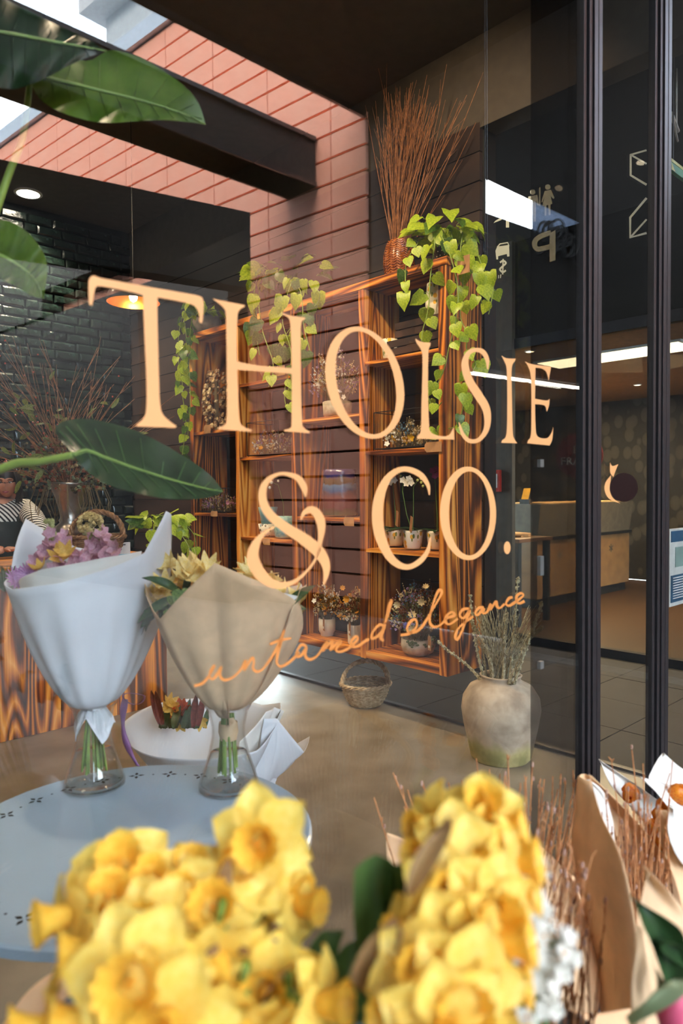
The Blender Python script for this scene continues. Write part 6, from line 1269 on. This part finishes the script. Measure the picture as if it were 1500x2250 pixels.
# right bunch
bc2 = P(980, 2330, Z=.70); bc2 = V((bc2.x, bc2.y, BZ+.001)); bucket('flower_bucket', 'grey bucket hidden under the right daffodils and white statice', bc2, .12, .26, ZN); base2 = bc2+V((0, 0, .05))
dafs2 = [(955, 1815, .60, .040, 'l'), (1060, 1790, .60, .044, 'up'), (1085, 1830, .59, .042, 'r'), (1000, 1860, .57, .040, 'c'), (1045, 1905, .55, .046, 'f'), (1110, 1895, .56, .044, 'r'), (980, 1965, .53, .040, 'c'), (1070, 1985, .52, .048, 'f'), (905, 2045, .52, .034, 'l'), (1000, 2070, .50, .048, 'f'), (1085, 2075, .50, .044, 'r'), (925, 2130, .49, .044, 'c'), (1010, 2170, .47, .050, 'f'), (1085, 2160, .49, .040, 'r'), (905, 2225, .47, .044, 'l'), (980, 2255, .45, .05, 'f'), (1050, 2250, .48, .04, 'd'), (940, 1880, .58, .034, 'l'), (1110, 1965, .54, .040, 'r')]
for i, (px, py, Z, r, k) in enumerate(dafs2): daffodil(LB2[i], px, py, Z, r*.92, DIR[k]+rv(.18), base2+V((U_(-.04, .04), U_(-.04, .04), 0)), 'daffodils in the right bunch')
lv = thing('daffodil_leaves', 'broad rolled green leaves on the left of the right daffodil bunch', 'leaves', base2)
def bladepx(t, path, w_, mt, lean=0, curl=.004, name='leaf'):
    q = [P(a, b, Z=z_)-t.location for a, b, z_ in path]; q = [V(k) for k in cat([tuple(k) for k in q], 6)]; v = []; f = []; n = len(q)
    for i, c in enumerate(q):
        ww = w_(i/(n-1)); v += [c-RH*ww-FH*curl*2, c-RH*ww*.5, c+FH*curl, c+RH*ww*.5, c+RH*ww-FH*curl*2]
    for i in range(n-1):
        for j in range(4): f.append((5*i+j, 5*i+j+1, 5*i+j+6, 5*i+j+5))
    return obj(name, MB().add(v, f), mt, t, smooth=True)
bladepx(lv, [(860, 2250, .62), (835, 2130, .60), (825, 2000, .58), (828, 1888, .58)], lambda s: .016+.003*s, DLEAF, curl=.008)
bladepx(lv, [(880, 2250, .62), (872, 2100, .60), (872, 1980, .58), (880, 1905, .58)], lambda s: .012, DLEAF, curl=.006)
bladepx(lv, [(790, 2260, .62), (775, 2200, .60), (770, 2130, .60), (775, 2080, .60)], lambda s: .016, DLEAF, curl=.008)
bladepx(lv, [(935, 2100, .60), (940, 2000, .58), (945, 1920, .57)], lambda s: .010*(1-s*.8)+.001, DLEAF)
bladepx(lv, [(850, 2270, .60), (860, 2180, .57), (880, 2120, .56)], lambda s: .014, DLEAF)
bladepx(lv, [(830, 2180, .52), (808, 2130, .50), (850, 2040, .50), (872, 2020, .50)], lambda s: .012*(math.sin(3.1*min(1, s+.05)))+.001, SPA, name='dry_sheath')
bladepx(lv, [(895, 1960, .50), (940, 1860, .50), (985, 1800, .51)], lambda s: .008*(math.sin(3.1*min(1, s+.03)))+.001, SPA, name='dry_sheath')
# white statice
stt = thing('white_statice', 'cluster of small white flowers at the right of the daffodils', 'flowers', base2+V((.10, .02, 0))); ms = [MB(), MB()]; sm = MB()
for cx, cy, rr, Z in ((1165, 1890, 42, .64), (1140, 1925, 30, .62), (1150, 1985, 42, .60), (1175, 2020, 45, .60), (1215, 2075, 48, .60), (1200, 2120, 45, .58), (1160, 2080, 40, .57), (1180, 2190, 48, .56), (1130, 2240, 38, .54), (1125, 1905, 26, .62), (1230, 2110, 35, .60), (1130, 1990, 30, .58)):
    cc = P(cx, cy, Z=Z); sm.tube([V((0, 0, 0)), (cc-stt.location)*.6+V((0, 0, .01)), cc-stt.location], .0022, 4, cap=False)
    for k in range(26):
        q = rv(1).normalized()*(rr/FPX*Z)*U_(.5, 1); c = cc-stt.location+q
        ms[0].join(petal_flower(5, .0075, .55, .25, 2), orient(c, rv(1), -FH*.8+q.normalized()+V((0, 0, .4)), 1)); 
        if k % 5 == 0: ms[1].blob(c+q.normalized()*.002, .0018, k, .1, n=4, m=3)
obj('florets', ms[0], leafmat('statice_white', '#f6f4ec', '#e2dfd2', .6, .35), stt, kind='stuff', smooth=True); obj('flower_centres', ms[1], OCHRE, stt, kind='stuff'); obj('stems', sm, DSTEM, stt, kind='stuff')
bladepx(stt, [(1110, 2250, .55), (1120, 2180, .54), (1165, 2160, .54)], lambda s: .012*math.sin(3.1*min(1, s+.05)), DLEAF)
bladepx(stt, [(1160, 2000, .66), (1155, 1960, .64), (1165, 1935, .64)], lambda s: .008*math.sin(3.1*min(1, s+.05)), DLEAF)
# kraft sleeves with pussy willow
KR = mat('kraft_sleeve', '#ecc497', .75, var=.08, bump=.12, scale=22); t_ = KR.node_tree; b_ = t_.nodes['Principled BSDF']; o_ = [n for n in t_.nodes if n.type == 'OUTPUT_MATERIAL'][0]; r_ = [n for n in t_.nodes if n.type == 'VALTORGB'][0]
tl = t_.nodes.new('ShaderNodeBsdfTranslucent'); mx = t_.nodes.new('ShaderNodeMixShader'); mx.inputs[0].default_value = .15; t_.links.new(r_.outputs[0], tl.inputs[0]); t_.links.new(b_.outputs[0], mx.inputs[1]); t_.links.new(tl.outputs[0], mx.inputs[2]); t_.links.new(mx.outputs[0], o_.inputs[0])
WIL = mat('willow_twig', '#c58a58', .6, c2='#8f5a34', scale=40); CATK = mat('willow_catkin', '#b99a8c', .9, c2='#8f6c5c', scale=60)
def sheetpx(t, name, A, B, mt, nu=20, nv=16, bulge=0.0, sol=.001):
    """paper sheet between two rails given as (px, py, distance)"""
    a = [V(k) for k in cat([tuple(P(x, y, Z=z_*ZS)-t.location) for x, y, z_ in A], 8)]; b = [V(k) for k in cat([tuple(P(x, y, Z=z_*ZS)-t.location) for x, y, z_ in B], 8)]
    sm = lambda l, s: l[min(int(s*(len(l)-1)), len(l)-2)].lerp(l[min(int(s*(len(l)-1)), len(l)-2)+1], s*(len(l)-1)-min(int(s*(len(l)-1)), len(l)-2))
    def fn(u, v_): 
        p_ = sm(a, u).lerp(sm(b, u), v_); return tuple(p_+(-FH*math.sin(math.pi*v_)*bulge)+rv(0)+FH*.006*noise.noise(V((u*4, v_*4, 3))))
    return obj(name, MB().grid(fn, nu, nv), mt, t, smooth=True, solid=sol)
def willow(label, base, tips, grp=None, rr=.0019):
    rr = rr*ZS
    t = thing('pussy_willow', label, 'branches', base); m = MB(); c_ = MB()
    for (px, py, Z) in tips:
        tip = P(px, py, Z=Z*ZS)-base; b0 = V((U_(-.03, .03), U_(-.03, .03), 0)); n_ = rv(.03); pts = []
        for i in range(8): s = i/7; hz = s**1.15; pts.append(V((b0.x+(tip.x-b0.x)*hz, b0.y+(tip.y-b0.y)*hz, tip.z*s))+n_*math.sin(s*3.14)+rv(.003))
        m.tube(pts, [rr-rr*.55*i/7 for i in range(8)], 5, cap=False)
        for i in range(3, 8):
            for q in range(3):
                s = pts[i-1].lerp(pts[i], U_(0, 1)); d = (pts[i]-pts[i-1]).normalized()+rv(.5)
                if U_(0, 1) < .12: c_.blob(s+d*.006, .0028, q, .2, (1, 1, 1.9), 5, 4)
                else: m.tube([s, s+d.normalized()*.010], [rr*.9, rr*.3], 4, cap=False)
        if U_(0, 1) < .3: c_.blob(tip, .003, 1, .2, (1, 1, 2.2), 5, 4)
    obj('twigs', m, WIL, t, kind='stuff'); obj('catkins', c_, CATK, t, kind='stuff'); return t
ZS = 1.42
bA = P(1120, 2300, Z=1.00*ZS); bA.z = BZ2+.03; bucket('flower_bucket', 'dark bucket holding the kraft sleeve of willow behind the daffodils', V((bA.x, bA.y, BZ2+.001)), .10, .22, ZN)
tA = [(U_(1040, 1270), U_(1690, 1900), U_(.90, 1.12)) for _ in range(70)]+[(820, 1755, 1.0), (865, 1700, 1.0), (890, 1770, 1.0), (965, 1745, 1.0), (985, 1720, 1.0), (880, 1730, 1.02), (950, 1770, 1.0), (1045, 1665, 1.05), (1116, 1660, 1.05), (1170, 1680, 1.05), (1217, 1705, 1.1), (1240, 1715, 1.1), (1195, 1712, 1.1), (1110, 1700, 1.0), (1075, 1690, 1.0), (1025, 1745, 1.0), (910, 1790, 1.0)]+[(U_(860, 1060), U_(1715, 1800), 1.0) for _ in range(10)]
willow('bare pussy willow twigs rising behind the right daffodil bunch', bA, tA)
t = thing('kraft_sleeve', 'kraft paper sleeve around the willow twigs behind the daffodils', 'paper', bA+V((0, 0, .22)))
sheetpx(t, 'paper', [(850, 1830, 1.02), (852, 1900, 1.03), (900, 2050, 1.0), (980, 2300, .95)], [(1000, 1900, 1.10), (1020, 2000, 1.10), (1060, 2150, 1.05), (1100, 2300, 1.0)], KR, bulge=-.01)
sheetpx(t, 'paper', [(1112, 1790, 1.12), (1115, 1900, 1.12), (1110, 2100, 1.06), (1100, 2300, 1.0)], [(1165, 1850, 1.14), (1260, 1950, 1.14), (1300, 2100, 1.08), (1290, 2300, 1.0)], KR, bulge=-.02)
sheetpx(t, 'paper', [(1185, 1855, .98), (1190, 1950, .96), (1200, 2100, .92), (1190, 2300, .88)], [(1260, 1925, 1.0), (1300, 2010, .98), (1320, 2150, .94), (1300, 2300, .9)], KR, bulge=.01)
sheetpx(t, 'front_paper', [(1120, 2140, .80), (1180, 2190, .80), (1290, 2225, .82), (1390, 2215, .84)], [(1100, 2330, .76), (1180, 2330, .76), (1280, 2330, .78), (1380, 2330, .8)], KR, bulge=.01)
# second sleeve: tall curved sheet with a pointed top
bB = P(1390, 2300, Z=1.05*ZS); bB.z = BZ2+.03; bucket('flower_bucket', 'dark bucket holding the tall pointed kraft sleeve', V((bB.x, bB.y, BZ2+.001)), .10, .22, ZN)
tB = [(1310+i*2.9+U_(-12, 12), 1725+abs(U_(-1, 1))*200, U_(1.02, 1.12)) for i in range(58)]+[(1385, 1650, 1.08), (1345, 1670, 1.08), (1410, 1680, 1.08), (1470, 1700, 1.08), (1260, 1690, 1.08), (1480, 1670, 1.08), (1375, 1720, 1.05)]
bE = P(1200, 2420, Z=.94); bE.z = BZ+.03
willow('dense pussy willow twigs inside the tall kraft sleeve at the right', bB, tB, rr=.0017)
ZS = 1.2
willow('nearer willow twigs crossing in front of the tall kraft sleeve', bE, [(U_(1165, 1300), U_(1870, 2120), U_(.80, .88)) for _ in range(34)]+[(1190, 1790, .86), (1255, 1850, .86), (1330, 1980, .84), (1180, 1830, .86)], rr=.0017)
bucket('flower_bucket', 'small dark bucket under the nearer willow twigs', V((bE.x, bE.y, BZ+.001)), .085, .2, ZN)
ZS = 1.42
t = thing('kraft_sleeve', 'tall pointed kraft paper sleeve at the lower right, around dense willow', 'paper', bB+V((0, 0, .22)))
sheetpx(t, 'paper', [(1270, 1705, 1.02), (1262, 1780, 1.01), (1256, 1880, .99), (1300, 2080, .96), (1330, 2300, .92)], [(1294, 1700, 1.02), (1320, 1790, .93), (1370, 1900, .87), (1400, 2080, .86), (1395, 2300, .86)], KR, bulge=.03)
sheetpx(t, 'back_paper', [(1268, 1715, 1.04), (1330, 1800, 1.14), (1340, 1900, 1.14), (1330, 2100, 1.10), (1330, 2300, 1.02)], [(1300, 1705, 1.06), (1420, 1830, 1.14), (1500, 1950, 1.12), (1520, 2100, 1.08), (1500, 2300, 1.02)], KR, bulge=-.02)
sheetpx(t, 'inner_sheet', [(1288, 1715, 1.03), (1292, 1745, 1.03), (1295, 1780, 1.03), (1300, 1830, 1.03)], [(1292, 1712, 1.03), (1325, 1740, 1.04), (1345, 1800, 1.04), (1350, 1850, 1.04)], TIS)
# white and kraft wraps with orange tulips at the right edge
ZS = 1.40
bC = P(1560, 2250, Z=1.62); bC = V((bC.x, min(bC.y, .82), BZ2+.03)); bucket('flower_bucket', 'bucket of tulip bouquets at the far right', V((bC.x, bC.y, BZ2+.001)), .11, .24, ZN)
t = thing('wrapped_bouquet', 'white and kraft wrapped bouquet of orange tulips at the right edge', 'bouquet', bC+V((0, 0, .24)))
sheetpx(t, 'white_paper', [(1320, 1675, 1.30), (1345, 1730, 1.29), (1400, 1790, 1.28), (1450, 1860, 1.27)], [(1322, 1674, 1.30), (1420, 1740, 1.40), (1480, 1790, 1.40), (1520, 1860, 1.38)], TIS, bulge=-.02)
sheetpx(t, 'white_paper', [(1455, 1655, 1.34), (1432, 1690, 1.32), (1428, 1720, 1.31), (1480, 1760, 1.3)], [(1457, 1654, 1.34), (1500, 1690, 1.38), (1560, 1720, 1.38), (1560, 1790, 1.36)], TIS, bulge=.01)
sheetpx(t, 'white_paper', [(1405, 1708, 1.2), (1440, 1740, 1.19), (1490, 1800, 1.18), (1530, 1830, 1.17)], [(1406, 1707, 1.2), (1470, 1725, 1.25), (1520, 1760, 1.25), (1560, 1800, 1.25)], TIS, bulge=.01)
sheetpx(t, 'white_paper', [(1468, 1770, 1.12), (1465, 1820, 1.10), (1480, 1870, 1.09), (1500, 1900, 1.08)], [(1470, 1768, 1.12), (1520, 1790, 1.15), (1560, 1830, 1.15), (1560, 1900, 1.12)], TIS, bulge=.02)
sheetpx(t, 'kraft_paper', [(1440, 1780, 1.15), (1450, 1850, 1.12), (1480, 1930, 1.08), (1500, 2000, 1.04)], [(1470, 1780, 1.15), (1500, 1850, 1.12), (1540, 1930, 1.1), (1560, 2000, 1.08)], KR)
F_TUL = fmesh('bloom', MB().lathe([(.1, 0), (.42, .25), (.46, .6), (.34, .95), (.12, 1.05)], 18, cap=False, fn=lambda a, z: 1+.06*math.sin(a*6)), leafmat('orange_tulip', '#f0a02c', '#dd6f1c', .45, .35))
for px, py, r in ((1400, 1745, .030), (1440, 1790, .034), (1430, 1820, .030), (1455, 1835, .032), (1448, 1765, .028), (1490, 1755, .034), (1475, 1745, .03), (1420, 1850, .026), (1380, 1735, .026), (1460, 1860, .028)): link('bloom', F_TUL, t, mat4=orient(P(px, py+10, Z=1.22*ZS if px > 1410 else 1.27*ZS)-t.location, rv(1), V((0, 0, 1))-FH*.3+rv(.3), r*ZS))
obj('cut_stems', MB().tube([(0, 0, -.2), (0, 0, .05)]+[P(1460, 1860, Z=1.22*ZS)-t.location], .018, 6), STEMG, t)
# nearest sleeve, lower right corner, with green leaves and a pink bud
ZS = 1.08
bD = P(1480, 2420, Z=.86); bD.z = BZ+.03; bucket('flower_bucket', 'bucket under the pale kraft sleeve in the lower right corner', V((bD.x, bD.y, BZ+.001)), .09, .2, ZN)
t = thing('kraft_sleeve', 'pale kraft sleeve with green leaves and a pink lily bud in the lower right corner', 'bouquet', bD+V((0, 0, .2)))
sheetpx(t, 'paper', [(1426, 1920, .86), (1400, 2020, .84), (1396, 2120, .82), (1400, 2320, .80)], [(1430, 1919, .86), (1500, 2000, .92), (1540, 2120, .90), (1540, 2320, .88)], KPAP, bulge=-.02)
sheetpx(t, 'front_paper', [(1400, 2030, .80), (1392, 2100, .78), (1385, 2200, .77), (1390, 2340, .75)], [(1418, 2040, .80), (1440, 2110, .78), (1450, 2220, .77), (1450, 2340, .75)], KPAP, bulge=.01)
for path, w0 in (([(1480, 2180, .74), (1460, 2060, .74), (1430, 2010, .74), (1383, 1968, .75)], .018), ([(1520, 2120, .74), (1480, 2080, .73), (1450, 2060, .73)], .015), ([(1540, 2160, .66), (1480, 2160, .65), (1430, 2200, .65), (1378, 2240, .66)], .014), ([(1500, 2260, .7), (1470, 2200, .7), (1440, 2130, .7)], .014), ([(1530, 2300, .72), (1490, 2220, .72), (1480, 2150, .72)], .02)):
    bladepx(t, path, lambda s, w0=w0: w0*math.sin(3.1*min(1, s+.08))+.0006, DKGR if w0 != .014 else SAGE)
obj('lily_bud', MB().blob(P(1482, 2232, Z=.68)-t.location, .016, 3, .15, (1, 1, 1.9), 10, 8), leafmat('pink_bud', '#d8607f', '#b53f62', .5, .3), t, smooth=True)
obj('cut_stems', MB().tube([(0, 0, -.15), (0, 0, .1)], .02, 6), STEMG, t)
# kraft paper under the left bucket rim, bottom left
ZS = 1.0
t = thing('kraft_sheet', 'brown kraft paper sheet at the bottom left corner beside the bucket', 'paper', V((bl_c.x-.1, bl_c.y-.02, BZ+.002)))
sheetpx(t, 'paper', [(-40, 2330, .85), (20, 2230, .88), (80, 2160, .90), (150, 2120, .92)], [(60, 2330, .86), (160, 2290, .86), (260, 2250, .88), (330, 2200, .90)], KR)
sheetpx(t, 'paper', [(-40, 2330, .85), (20, 2330, .85), (80, 2330, .85), (330, 2330, .85)], [(-40, 2420, .8), (20, 2420, .8), (80, 2420, .8), (330, 2420, .8)], KR)
